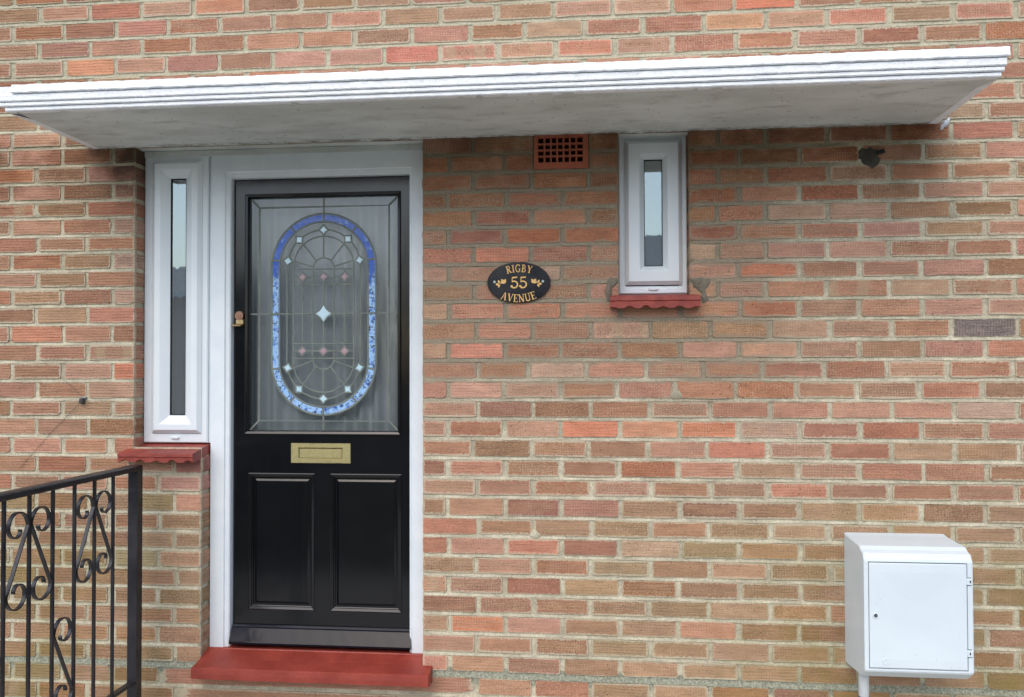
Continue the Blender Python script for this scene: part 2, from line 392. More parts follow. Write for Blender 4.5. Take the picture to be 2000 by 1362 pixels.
# ------------------------------------------------------------------ the setting: ground
YF, YD = 0.075, 0.112                      # face of the window and door frames, face of the door leaf
def ground_mat():
    t = MT('paving_concrete'); pos = t.pos()
    n = t.noise(pos, 1.2, 5.0, 0.6); n2 = t.noise(pos, 60.0, 3.0, 0.6)
    return t.fin(t.mix(n, lin(168, 167, 160), lin(190, 188, 180)), 0.9, t.bump(n2, 0.5, 0.004))
M['path'] = ground_mat()
def lawn_mat():
    t = MT('worn_lawn'); pos = t.pos(); n = t.noise(pos, 2.0, 5.0, 0.6); n2 = t.noise(pos, 90.0, 3.0, 0.7)
    return t.fin(t.mix(n, (0.045, 0.06, 0.025, 1), (0.07, 0.075, 0.04, 1)), 0.95, t.bump(n2, 0.8, 0.02))
M['ground'] = lawn_mat()
g = MB(); g.add([(-300, -300, 0), (300, -300, 0), (300, 300, 0), (-300, 300, 0)], [(0, 1, 2, 3)])
tag(g.build('ground', M['ground']), kind='structure')
g = MB(); g.add([(-6, -2.6, 0.004), (9, -2.6, 0.004), (9, 0.05, 0.004), (-6, 0.05, 0.004)], [(0, 1, 2, 3)])
tag(g.build('path', M['path']), kind='structure')
def road_mat():
    t = MT('asphalt'); pos = t.pos(); n = t.noise(pos, 1.5, 5.0, 0.6); n2 = t.noise(pos, 120.0, 3.0, 0.7)
    return t.fin(t.mix(n, (0.045, 0.046, 0.048, 1), (0.065, 0.066, 0.067, 1)), 0.9, t.bump(n2, 0.6, 0.006))
g = MB(); g.add([(-200, -15, 0.004), (200, -15, 0.004), (200, -8.5, 0.004), (-200, -8.5, 0.004)], [(0, 1, 2, 3)])
tag(g.build('road', road_mat()), kind='structure')

# ------------------------------------------------------------------ the house
house = empty('brick_house', (2.0, 0.0, 0.0))
tag(house, 'red brick house front with black door, white canopy and two narrow white windows', 'house')
house.location = (0, 0, 0)
wall = None

# bed joints, measured on the photograph (metres above the ground)
ZK = {0: .3138, 1: .3933, 2: .4712, 3: .5468, 4: .6214, 5: .6964, 6: .7715, 7: .8459, 8: .9194, 9: .9982, 10: 1.0719, 11: 1.1464,
      12: 1.2223, 13: 1.2987, 14: 1.3718, 15: 1.4478, 16: 1.524, 17: 1.598, 18: 1.6767, 19: 1.7521, 20: 1.8237, 21: 1.8957, 22: 1.9694,
      23: 2.0395, 24: 2.1117, 25: 2.1807, 26: 2.253, 27: 2.3259, 28: 2.4007, 29: 2.4719, 30: 2.5445, 31: 2.617, 32: 2.6898, 33: 2.7672}
for k in range(34, 46): ZK[k] = ZK[k - 1] + 0.0755
ZK[-1] = ZK[0] - 0.081
for k in range(-2, -6, -1): ZK[k] = ZK[k + 1] - 0.075
JH = {k: 0.0118 for k in ZK}; JH[0] = 0.023

X_REV = 0.540                                   # left corner of the sidelight opening
X_PIER = 0.826                                  # left corner of the door opening below the sill
X_DR = sx(825.5, 760)                           # right corner of the door opening
Z_SOF = 2.393
WR_X0, WR_X1 = sx(1208, 420), sx(1346, 420)     # small window opening
Z_SILL_L = sz(345, 865, YF); Z_SILL_R = sz(1277, 574, YF)
Z_STEP = sz(620, 1271, YF)
XMIN, XMAX, ZMIN, ZMAX = -0.9, 4.9, 0.0, 3.5
ZSTB = sz(600, 1313, -0.085) - 0.03
OPEN = [(X_REV, X_PIER, Z_SILL_L - 0.012, Z_SOF), (X_PIER, X_DR, ZSTB, Z_SOF), (WR_X0, WR_X1, Z_SILL_R - 0.012, Z_SOF)]
AB = (sx(1041, 295), sx(1151, 295), ZK[26] + 0.004, Z_SOF)        # air brick
def solid(x, z):
    if AB[0] < x < AB[1] and AB[2] < z < AB[3]: return False
    for a, b, c, d in OPEN:
        if a < x < b and c < z < d: return False
    return True

# --- mortar: rough backing in the perpends plus weather-struck bed joints
def nz(x, z, s): return mnoise.noise(Vector((x * s, 3.1, z * s)))
mo = MB()
xb = sorted({XMIN, XMAX, X_REV, X_PIER, X_DR, WR_X0, WR_X1, AB[0], AB[1]}); zb = sorted({ZMIN, ZMAX, ZSTB, AB[2], Z_SILL_L - 0.012, Z_SILL_R - 0.012, Z_SOF})
for i in range(len(xb) - 1):
    for j in range(len(zb) - 1):
        if not solid((xb[i] + xb[i + 1]) / 2, (zb[j] + zb[j + 1]) / 2): continue
        nx = max(1, int((xb[i + 1] - xb[i]) / 0.02)); nzv = max(1, int((zb[j + 1] - zb[j]) / 0.02)); vs_ = []; fs = []
        for b in range(nzv + 1):
            for a in range(nx + 1):
                x = xb[i] + (xb[i + 1] - xb[i]) * a / nx; z = zb[j] + (zb[j + 1] - zb[j]) * b / nzv
                vs_.append((x, 0.0042 + 0.0022 * nz(x, z, 40), z))
        for b in range(nzv):
            for a in range(nx):
                q = b * (nx + 1) + a; fs.append((q, q + 1, q + nx + 2, q + nx + 1))
        mo.add(vs_, fs)
for k, zc in ZK.items():
    if zc < ZMIN + 0.02 or zc > ZMAX - 0.02: continue
    n = int((XMAX - XMIN) / 0.016); h = JH[k] / 2; run = []
    def flush():
        if len(run) > 1:
            vs_ = [p for c in run for p in c]; m_ = len(run[0])
            mo.add(vs_, [(i * m_ + j, (i + 1) * m_ + j, (i + 1) * m_ + j + 1, i * m_ + j + 1) for i in range(len(run) - 1) for j in range(m_ - 1)])
        run.clear()
    for a in range(n + 1):
        x = XMIN + (XMAX - XMIN) * a / n
        if not solid(x, zc): flush(); continue
        rep = 1.0 if (1.55 < x < 3.0 and 1.4 < zc < 2.4) else 0.0
        j1 = nz(x, zc, 26); j2 = nz(x + 9, zc, 33); j3 = nz(x, zc + 7, 60)
        zt = zc + h + 0.0015 + 0.0016 * j1; zl = zc - h - 0.0006 + 0.0018 * j2
        yt = (0.0062 if not rep else 0.0022) + 0.0018 * j3; yl = 0.0004 + 0.0011 * j3 - 0.0006 * j2
        run.append([(x, 0.016, zt + 0.002), (x, yt, zt), (x, (yt + yl) / 2 - 0.0004, (zt + zl) / 2), (x, yl, zl), (x, 0.014, zl - 0.003)])
    flush()
# the returns of the openings (reveals)
for xx, z0, z1 in ((X_REV - 0.004, Z_SILL_L - 0.012, Z_SOF), (X_PIER - 0.004, ZSTB, Z_SILL_L - 0.012), (X_DR + 0.004, ZSTB, Z_SOF), (WR_X0 - 0.003, Z_SILL_R, Z_SOF), (WR_X1 + 0.003, Z_SILL_R, Z_SOF)):
    nn = max(2, int((z1 - z0) / 0.02)); vs_ = []; fs = []
    for b in range(nn + 1):
        z = z0 + (z1 - z0) * b / nn
        for y in (0.003, 0.04, 0.16): vs_.append((xx + 0.0015 * nz(y * 5, z, 40), y, z))
    for b in range(nn):
        for a in range(2): q = b * 3 + a; fs.append((q, q + 1, q + 4, q + 3))
    mo.add(vs_, fs)
wall = mo.build('wall', M['mortar'], house)
wall['label'] = 'red brick wall with pale mortar joints'

# --- bricks
def brick_outline(L, H, r):
    """uneven outline of a brick face, 16 points"""
    hx, hz = L / 2, H / 2; c = lambda: r.uniform(0.003, 0.0085) * (2.0 if r.random() < 0.12 else 1)
    j = lambda s=0.0018: r.uniform(-s, s)
    pts = []
    for sxg, szg, first in ((-1, -1, 0), (1, -1, 1), (1, 1, 0), (-1, 1, 1)):
        a, b = c(), c()
        p = (sxg * hx, szg * (hz - b)); q = (sxg * (hx - a), szg * hz)
        pts += [q, p] if first == 1 else [p, q]
        # edge points follow
        if (sxg, szg) == (-1, -1): pts += [(-hx * 0.35, -hz + j(0.0022)), (hx * 0.3, -hz + j(0.0022))]
        if (sxg, szg) == (1, -1): pts += [(hx + j(), -hz * 0.3), (hx + j(), hz * 0.3)]
        if (sxg, szg) == (1, 1): pts += [(hx * 0.3, hz + j(0.0022)), (-hx * 0.35, hz + j(0.0022))]
        if (sxg, szg) == (-1, 1): pts += [(-hx + j(), hz * 0.3), (-hx + j(), -hz * 0.3)]
    return [(x + j(0.0008), z + j(0.0008)) for x, z in pts]


def brick_geo(L, H, r, depth=0.012, side=0):
    o = brick_outline(L, H, r); n = len(o)
    ins = 0.0016
    fr = [(x * (1 - 2 * ins / L), r.uniform(-0.0004, 0.0004), z * (1 - 2 * ins / H)) for x, z in o]
    mid = [(x, 0.0022, z) for x, z in o]; bk = [(x, depth, z) for x, z in o]
    vs_ = fr + bk if depth < 0.05 else fr + mid + bk
    fs = [tuple(range(n))]
    for k in range(len(vs_) // n - 1):
        fs += [(k * n + i, k * n + n + i, k * n + n + (i + 1) % n, k * n + (i + 1) % n) for i in range(n)]
    return vs_, fs


def brick_mesh(name, L, H, r, depth):
    vs_, fs = brick_geo(L, H, r, depth)
    me = bpy.data.meshes.new(name); me.from_pydata(vs_, [], fs)
    bm = bmesh.new(); bm.from_mesh(me); bmesh.ops.recalc_face_normals(bm, faces=bm.faces[:]); bm.to_mesh(me); bm.free()
    a = me.attributes.new('loc', 'FLOAT_VECTOR', 'POINT'); a.data.foreach_set('vector', [c for v in me.vertices for c in v.co])
    a = me.attributes.new('hs', 'FLOAT_VECTOR', 'POINT'); a.data.foreach_set('vector', [c for v in me.vertices for c in (L / 2, 0.05, H / 2)])
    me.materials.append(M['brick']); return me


VAR = {}
for L in (0.213, 0.16, 0.104, 0.06):
    VAR[L] = [brick_mesh('brick', L, 0.0645, random.Random(int(L * 1000) * 31 + i), 0.012) for i in range(12 if L > 0.2 else 6)]
    VAR[(L, 'c')] = [brick_mesh('brick', L, 0.0645, random.Random(int(L * 1000) * 77 + i), 0.11) for i in range(5)]

# perpend positions on the photograph, by parity of the course, right of the door (px), with the odd ones out
EVEN = [876, 986.5, 1097, 1211.5, 1327, 1444.5, 1563, 1681, 1802, 1926, 2052, 2180, 2310, 2442]
ODD = [931.5, 1041.5, 1154, 1269.5, 1385.5, 1503, 1621, 1741, 1862, 1988, 2115, 2244, 2375]
EXTRA = {15: [932.8, 1031.5, 1144.9, 1262, 1373.3, 1489.4, 1609.5, 1731, 1852.2, 1978.5, 2105, 2234],
         11: [924.6, 1037.6, 1149.7, 1266, 1382, 1500, 1618.2, 1741, 1865.4, 1989.7, 2115, 2244],
         14: [874, 984.1, 1096.4, 1205.5, 1318, 1437, 1556.2, 1674.9, 1795.8, 1920, 2046, 2174, 2300],
         10: [874.4, 985.6, 1095.3, 1208.8, 1323.7, 1439.3, 1559.4, 1680, 1803.7, 1927.4, 2052, 2180, 2310],
         2: [877.3, 986.7, 1098, 1212.7, 1324.8, 1441.5, 1560.9, 1680, 1802, 1928, 2052, 2180, 2310]}
for k in (19, 21, 23, 25, 27): EXTRA[k] = [924.5, 1037, 1150, 1269, 1402, 1495, 1616.5, 1737, 1858, 1983, 2110, 2240, 2370]
LEFT_EVEN = [-325, -227, -127, -28, 72, 170.5]; LEFT_ODD = [-276, -178, -78, 22, 121.5, 220]
TOPC = [-370, -271, -172, -73, 25.75, 125, 226, 326, 428.75, 533.75, 640, 748.75, 859.25, 970.5, 1083.75, 1199.25, 1315, 1435.75, 1555, 1677, 1798.75, 1922.5, 2048, 2175, 2303, 2433]
TOPX = [sx(x, 137 - 0.042 * x) for x in TOPC]

def course_perpends(k):
    z = (ZK[k] + ZK[k + 1]) / 2; out = []
    if z > Z_SOF + 0.02:
        out = list(TOPX) if k % 2 == 0 else [(a + b) / 2 for a, b in zip(TOPX, TOPX[1:])]
        return [x + rnd.uniform(-0.005, 0.005) for x in out]
    yp = 715.5 - (z - 1.5) * 509                                            # rough row in the photograph
    for x in (LEFT_EVEN if k % 2 == 0 else LEFT_ODD): out.append(sx(x, yp))
    if z < Z_SILL_L: out += [sx(x, yp) for x in ((256, 341.5) if k % 2 == 0 else (213, 309))]
    for x in EXTRA.get(k, EVEN if k % 2 == 0 else ODD): out.append(sx(x, yp))
    out = [x + (rnd.uniform(-0.005, 0.005) if k not in EXTRA else rnd.uniform(-0.002, 0.002)) for x in out]
    return sorted(out)

SP = {}
def over(px, py, rgb):
    p = at(px, py); SP[(round(p.x, 3), round(p.z, 3))] = rgb
for px, py, rgb in (
    (1155, 838, (214, 126, 96)), (1388, 838, (212, 124, 90)), (1285, 838, (204, 140, 108)), (1045, 1068, (206, 126, 102)), (931, 1225, (204, 122, 88)),
    (1383, 1230, (196, 138, 112)), (1448, 1115, (190, 148, 120)), (1563, 1037, (170, 146, 112)), (1618, 1000, (160, 134, 100)), (1560, 957, (196, 124, 102)), (930, 682, (206, 128, 108)),
    (1090, 720, (192, 160, 140)), (1190, 720, (196, 138, 116)), (925, 610, (192, 126, 106)), (1045, 612, (190, 118, 92)), (1150, 612, (188, 126, 104)), (985, 492, (196, 118, 92)), (885, 492, (172, 108, 88)),
    (982, 645, (194, 128, 110)), (845, 612, (178, 142, 114)), (845, 685, (170, 136, 110)), (1930, 640, (84, 86, 92)), (1325, 440, (160, 130, 104)),
    (1385, 480, (176, 148, 120)), (1560, 405, (182, 148, 124)), (1720, 400, (188, 152, 128)), (1800, 445, (176, 134, 106)), (1450, 512, (196, 110, 80)), (1440, 610, (192, 124, 96)),
    (1520, 620, (172, 98, 70)), (45, 345, (200, 126, 88)), (75, 310, (190, 140, 118)), (245, 440, (176, 142, 126)), (245, 507, (178, 146, 130)), (245, 580, (176, 144, 126)),
    (230, 762, (182, 146, 124)), (70, 652, (196, 124, 96)), (250, 725, (204, 120, 92)), (220, 612, (190, 122, 104)), (245, 795, (172, 132, 108)), (170, 325, (124, 76, 68)),
    (175, 128, (208, 142, 104)), (322, 18, (190, 152, 130)), (430, 14, (196, 124, 96)), (690, 28, (196, 132, 110)), (1255, 12, (206, 160, 134)), (1430, 38, (196, 146, 108)), (1480, 4, (206, 116, 88)),
    (1920, 25, (190, 116, 98)), (1730, 32, (194, 118, 98)), (940, 95, (192, 112, 98)), (1140, 88, (198, 122, 100)), (790, 103, (188, 106, 92)), (300, 50, (182, 122, 106)),
    (1860, 215, (150, 132, 108)), (1930, 253, (170, 108, 92)), (1870, 290, (150, 110, 82)), (1905, 335, (168, 118, 88)), (925, 918, (196, 124, 106)), (1040, 915, (150, 102, 74)),
    (1380, 918, (194, 132, 110)), (1440, 880, (192, 120, 98)), (845, 1295, (202, 136, 118)), (130, 865, (196, 136, 106)), (60, 862, (200, 142, 120)), (1735, 915, (164, 110, 88)),
    (1880, 880, (150, 118, 86)), (1810, 780, (168, 104, 80)), (1880, 165, (172, 100, 76)), (1870, 180, (176, 100, 74)), (360, 1080, (190, 146, 120)), (365, 985, (190, 140, 116)), (340, 1045, (176, 104, 72))):
    over(px, py, rgb)

PAL = [((178, 128, 106), 6), ((172, 120, 99), 5), ((182, 134, 113), 5), ((167, 120, 97), 4), ((187, 138, 117), 3), ((166, 126, 100), 4), ((172, 134, 107), 3),
       ((160, 118, 95), 2), ((190, 140, 119), 3), ((163, 112, 96), 2), ((186, 154, 131), 1), ((180, 122, 97), 4)]
PW = [c for c, n in PAL for _ in range(n)]
def brick_colour(x, z, L):
    for (a, b), c in SP.items():
        if abs(a - x) < L / 2 and abs(b - z) < 0.036:
            m_ = (167, 122, 99); return lin(*[m_[q] + (3, 5, 5)[q] + (v - m_[q]) * 0.68 for q, v in enumerate(c)])
    c = list(rnd.choice(PW)); j = rnd.uniform(-11, 9)
    c = [c[0] - 8 + j, c[1] - 4 + j + rnd.uniform(-3, 3), c[2] - 4 + j + rnd.uniform(-4, 4)]
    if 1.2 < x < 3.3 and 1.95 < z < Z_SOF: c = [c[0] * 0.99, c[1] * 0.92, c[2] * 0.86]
    if z < 1.0 and (x < 0.9 or x > 2.4): c = [c[0] * 0.95, c[1] * 1.03, c[2] * 0.98]
    return lin(*c)

blist = []
for k in sorted(ZK):
    if k + 1 not in ZK or ZK[k] < ZMIN or ZK[k + 1] > ZMAX: continue
    z0 = ZK[k] + JH[k] / 2; z1 = ZK[k + 1] - JH[k + 1] / 2; zc = (z0 + z1) / 2
    cuts = [(XMIN, XMAX)]
    for a, b, c, d in OPEN + [AB]:
        if c - 0.004 < zc < d:
            nc = []
            for p, q in cuts:
                if b <= p or a >= q: nc.append((p, q)); continue
                if a > p: nc.append((p, a))
                if b < q: nc.append((b, q))
            cuts = nc
    P = course_perpends(k)
    for p, q in cuts:
        xs = [p] + [x for x in P if p + 0.035 < x < q - 0.035] + [q]
        for i in range(len(xs) - 1):
            jl = 0.0058 + rnd.uniform(-0.0016, 0.0022); jr = 0.0058 + rnd.uniform(-0.0016, 0.0022)
            a = xs[i] + (jl if i > 0 else 0.0); b = xs[i + 1] - (jr if i < len(xs) - 2 else 0.0)
            corner = (i == 0 and p > XMIN + 0.01) or (i == len(xs) - 2 and q < XMAX - 0.01)
            if b - a < 0.025: continue
            blist.append((a, b, z0, z1, corner))
def vis_area(b):
    a, c, z0, z1, _ = b; tot = 0
    x, z = (a + c) / 2, (z0 + z1) / 2
    d = Vector((x, 0, z)) - CAM; w_ = d.dot(_f); u_ = 1000 + F_PX * d.dot(_r) / w_; v_ = 681 - F_PX * d.dot(_u) / w_
    hw = (c - a) / 2 * F_PX / w_; hh = (z1 - z0) / 2 * F_PX / w_
    ww = max(0, min(u_ + hw, 2000) - max(u_ - hw, 0)); hv = max(0, min(v_ + hh, 1362) - max(v_ - hh, 0))
    if 0.42 < x < 3.65 and Z_SOF < z < 2.62: return ww * hv * 0.1                # behind the canopy
    if x < 0.62 and z < 1.1: return ww * hv * 0.75                                  # behind the railing
    return ww * hv
blist.sort(key=vis_area, reverse=True)
vs_all, fs_all, loc_all, hs_all, col_all, rnd_all = [], [], [], [], [], []
for i, (a, b, z0, z1, corner) in enumerate(blist):
    L, H = b - a, z1 - z0; x, z = (a + b) / 2, (z0 + z1) / 2
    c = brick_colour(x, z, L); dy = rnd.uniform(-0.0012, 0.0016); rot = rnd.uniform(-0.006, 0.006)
    if i < 300:
        key = min((0.213, 0.16, 0.104, 0.06), key=lambda q: abs(q - L))
        me = rnd.choice(VAR[(key, 'c')] if corner else VAR[key])
        o = bpy.data.objects.new('brick', me); COL.objects.link(o); o.parent = wall
        o.location = (x, dy, z); o.scale = (L / key * rnd.uniform(0.985, 1.0) if not corner else L / key, 1, H / 0.0645 * rnd.uniform(0.97, 1.01))
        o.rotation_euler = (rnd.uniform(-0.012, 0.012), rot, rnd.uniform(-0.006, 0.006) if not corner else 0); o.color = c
    else:
        v_, f_ = brick_geo(L, H, rnd, 0.11 if corner else 0.012); base = len(vs_all)
        cr, sr = math.cos(rot), math.sin(rot); q = rnd.random()
        for vx, vy, vz in v_:
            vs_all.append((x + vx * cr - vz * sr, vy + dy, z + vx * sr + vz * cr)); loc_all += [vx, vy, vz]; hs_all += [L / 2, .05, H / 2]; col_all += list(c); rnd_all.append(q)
        fs_all += [tuple(n + base for n in f) for f in f_]
me = bpy.data.meshes.new('brick'); me.from_pydata(vs_all, [], fs_all)
bm = bmesh.new(); bm.from_mesh(me); bmesh.ops.recalc_face_normals(bm, faces=bm.faces[:]); bm.to_mesh(me); bm.free()
at_ = me.attributes.new('loc', 'FLOAT_VECTOR', 'POINT'); at_.data.foreach_set('vector', loc_all)
at_ = me.attributes.new('hs', 'FLOAT_VECTOR', 'POINT'); at_.data.foreach_set('vector', hs_all)
at_ = me.attributes.new('bcol', 'FLOAT_COLOR', 'POINT'); at_.data.foreach_set('color', col_all)
at_ = me.attributes.new('brnd', 'FLOAT', 'POINT'); at_.data.foreach_set('value', rnd_all)
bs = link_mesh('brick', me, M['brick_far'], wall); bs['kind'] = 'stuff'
print('bricks', len(blist))

# --- cement patches in the wall
def blob(name, pts, y, m, parent, thick=0.006):
    mb = MB(); n = len(pts); c = (sum(p[0] for p in pts) / n, sum(p[1] for p in pts) / n)
    ring1 = [(p[0], 0.004, p[1]) for p in pts]; ring2 = [(c[0] + (p[0] - c[0]) * 0.88, y, c[1] + (p[1] - c[1]) * 0.88) for p in pts]
    mb.add(ring1 + ring2 + [(c[0], y - thick * 0.3, c[1])], [(i, (i + 1) % n, n + (i + 1) % n, n + i) for i in range(n)] + [(n + i, n + (i + 1) % n, 2 * n) for i in range(n)])
    return mb.build(name, m, parent, True)
def wpts(ps):
    base = [(sx(a, b), sz(a, b)) for a, b in ps]; out = []; rj = random.Random(len(ps) * 7 + int(ps[0][0]))
    for (xa, za), (xb2, zb2) in zip(base, base[1:] + base[:1]):
        for k in range(3): f_ = k / 3; out.append((xa + (xb2 - xa) * f_ + rj.uniform(-1, 1) * 0.0016, za + (zb2 - za) * f_ + rj.uniform(-1, 1) * 0.0016))
    return out
for ps in ([(1036, 408), (1041, 410), (1045, 425), (1054, 437), (1050, 442), (1034, 443), (1026, 437), (1031, 425)],
           [(1318, 742), (1322, 745), (1328, 762), (1335, 775), (1330, 781), (1312, 780), (1307, 775), (1314, 760)],
           [(1041, 1033), (1048, 1036), (1057, 1046), (1052, 1053), (1040, 1055), (1033, 1048)],
           [(68, 402), (74, 404), (77, 416), (84, 424), (78, 427), (66, 426), (64, 415)],
           [(1855, 395), (1862, 398), (1868, 415), (1876, 420), (1870, 427), (1853, 425), (1851, 410)]):
    blob('cement_patch', wpts(ps), -0.0004, M['mortar'], wall, 0.001)
for ps in ([(1184, 550), (1192, 541), (1206, 543), (1208, 552), (1196, 556), (1192, 572), (1196, 590), (1186, 592), (1181, 575)],
           [(1347, 543), (1370, 541), (1390, 545), (1388, 556), (1378, 566), (1386, 590), (1372, 596), (1368, 575), (1352, 560)]):
    o = blob('cement_patch', wpts(ps), -0.002, M['dark_patch'].copy(), wall)
    nt_ = o.data.materials[0].node_tree
    for nd in nt_.nodes:
        if nd.type == 'MIX' and not nd.inputs[6].is_linked: nd.inputs[6].default_value = lin(104, 98, 84); nd.inputs[7].default_value = lin(128, 121, 106)

# --- old pipe hole under the canopy
ps = [(1675, 298), (1684, 288), (1692, 290), (1700, 284), (1707, 291), (1717, 290), (1714, 302), (1721, 312), (1716, 324), (1704, 332), (1696, 326), (1685, 322), (1683, 312), (1674, 308)]
pa = blob('pipe_patch', wpts(ps), -0.0012, M['dark_patch'], wall, 0.002); pa['label'] = 'dark round mortar patch round an old pipe hole'
mb = MB(); p = at(1712, 300); q = at(1729, 295, -0.05)
mb.cyl((p.x, 0.0, p.z), (p.x + 0.026, -0.010, p.z + 0.008), 0.0075, 14, caps=False)
mb.cyl((p.x + 0.026, -0.010, p.z + 0.008), (p.x, 0.0, p.z), 0.0055, 14)
mb.build('pipe_stub', M['gap'], wall)

# --- air brick
ab = MB(); x0, x1, z0, z1 = AB[0] + 0.004, AB[1] - 0.004, AB[2] + 0.004, Z_SOF + 0.004
mb = MB(); mb.ring(AB[0] - 0.004, AB[1] + 0.004, AB[2] - 0.004, Z_SOF + 0.01, [(0, 0.006), (0.009, 0.004), (0.01, 0.05)]); mb.build('vent_bedding', M['mortar'], wall)
hx0, hx1 = sx(1051, 300), sx(1138, 300); hz0, hz1 = sz(1095, 317), sz(1095, 269)
ab.box(x0, hx0, -0.002, 0.05, z0, z1); ab.box(hx1, x1, -0.002, 0.05, z0, z1); ab.box(hx0, hx1, -0.002, 0.05, z0, hz0); ab.box(hx0, hx1, -0.002, 0.05, hz1, z1)
pw, ph = (hx1 - hx0) / 7, (hz1 - hz0) / 4
for i in range(1, 7): ab.box(hx0 + pw * i - 0.0034, hx0 + pw * i + 0.0034, -0.001, 0.05, hz0, hz1)
for i in range(1, 4): ab.box(hx0, hx1, -0.0004, 0.049, hz0 + ph * i - 0.0034, hz0 + ph * i + 0.0034)
abo = ab.build('air_brick', M['terra'], house); abo['label'] = 'terracotta air brick with four rows of square holes'
mb = MB(); mb.box(x0, x1, 0.09, 0.095, z0, z1); mb.build('vent_backing', M['gap'], abo)

# ------------------------------------------------------------------ windows
def window(name, label, ox, oz, sash, inner, glass, cap):
    """ox/oz outer frame, sash outer, sash inner, glass: each (x0, x1, z0, z1) in metres"""
    x0, x1 = ox; z0, z1 = oz
    fr = MB(); w1 = sash[0] - x0
    fr.ring(x0, x1, z0, z1, [(0.0, YF + 0.07), (0.0, YF + 0.004), (0.004, YF), (w1 - 0.008, YF), (w1 - 0.003, YF + 0.004), (w1 + 0.004, YF + 0.004), (w1 + 0.004, YF + 0.05)])
    f = fr.build(name, M['upvc'], house); f['label'] = label
    s = MB(); a, b, c, d = sash; wi = inner[0] - a; wg = glass[0] - a
    s.ring(a, b, c, d, [(0.0, YF + 0.003), (0.0, YF - 0.004), (0.014, YF - 0.018), (wi, YF - 0.018), (wi + 0.003, YF - 0.017), (wg, YF + 0.006), (wg, YF + 0.03)])
    s.build('sash', M['upvc'], f)
    sl = MB(); sl.ring(a + wg - 0.0004, b - wg + 0.0004, c + wg - 0.0004, d - wg + 0.0004, [(0.0, YF + 0.004), (0.0025, YF + 0.007), (0.0025, YF + 0.02)])
    sl.build('gasket', M['gap'], f)
    gl = MB(); y = YF + 0.012
    gl.add([(a + wg - .004, y, c + wg - .004), (b - wg + .004, y, c + wg - .004), (b - wg + .004, y, d - wg + .004), (a + wg - .004, y, d - wg + .004)], [(0, 1, 2, 3)])
    gl.build('pane', M['window_glass'], f)
    cp = MB(); cx, cz, cw, ch = cap
    n = 20; vs_ = []
    for yy, k in ((YF, 1.0), (YF - 0.006, 0.95), (YF - 0.008, 0.7)):
        for i in range(n):
            an = 2 * math.pi * i / n; ex = math.copysign(min(1, abs(math.cos(an)) ** 0.5), math.cos(an)); ez = math.copysign(abs(math.sin(an)) ** 0.8, math.sin(an))
            vs_.append((cx + cw * ex * k, yy, cz + ch * ez * k))
    fs = [(r * n + i, r * n + (i + 1) % n, r * n + n + (i + 1) % n, r * n + n + i) for r in range(2) for i in range(n)] + [tuple(range(2 * n, 3 * n))]
    cp.add(vs_, fs); cp.build('drain_cap', M['upvc'], f)
    return f
xl = lambda px: sx(px, 600, YF); zl_ = lambda py: sz(345, py, YF)
L0, L1 = X_REV + 0.001, xl(406)
wa, wb = xl(299), xl(393.5)
winL = window('sidelight_window', 'tall narrow white sidelight window beside the door', (L0, L1), (Z_SILL_L, zl_(300)),
       (wa, L1 - (wa - L0) * 0.62, zl_(846), zl_(315)), (wa + 0.036, 0, 0, 0), (wa + 0.073, 0, 0, 0), (xl(344), zl_(855), 0.018, 0.0052))
xr = lambda px: sx(px, 420, YF); zr_ = lambda py: sz(1277, py, YF)
R0, R1 = WR_X0 + 0.001, WR_X1 - 0.001
ra = xr(1221)
winR = window('small_window', 'small narrow white window under the canopy', (R0, R1), (Z_SILL_R, zr_(260)),
       (ra, xr(1331.5), zr_(557), zr_(275)), (ra + 0.052, 0, 0, 0), (ra + 0.074, 0, 0, 0), (xr(1275), zr_(565), 0.019, 0.0055))
# rooms behind the glass
def room(x0, x1, z0, z1, y0, y1, parent):
    mb = MB(); v = [(x0, y0, z0), (x1, y0, z0), (x1, y1, z0), (x0, y1, z0), (x0, y0, z1), (x1, y0, z1), (x1, y1, z1), (x0, y1, z1)]
    mb.add(v, [(0, 1, 2, 3), (4, 7, 6, 5), (1, 5, 6, 2), (2, 6, 7, 3), (3, 7, 4, 0)])
    return mb.build('room', M['room'], parent)
room(L0 + 0.01, L1 - 0.01, Z_SILL_L + 0.02, Z_SOF - 0.02, YF + 0.06, 0.9, winL)
room(R0 + 0.01, R1 - 0.01, Z_SILL_R + 0.02, Z_SOF - 0.02, YF + 0.06, 0.9, winR)

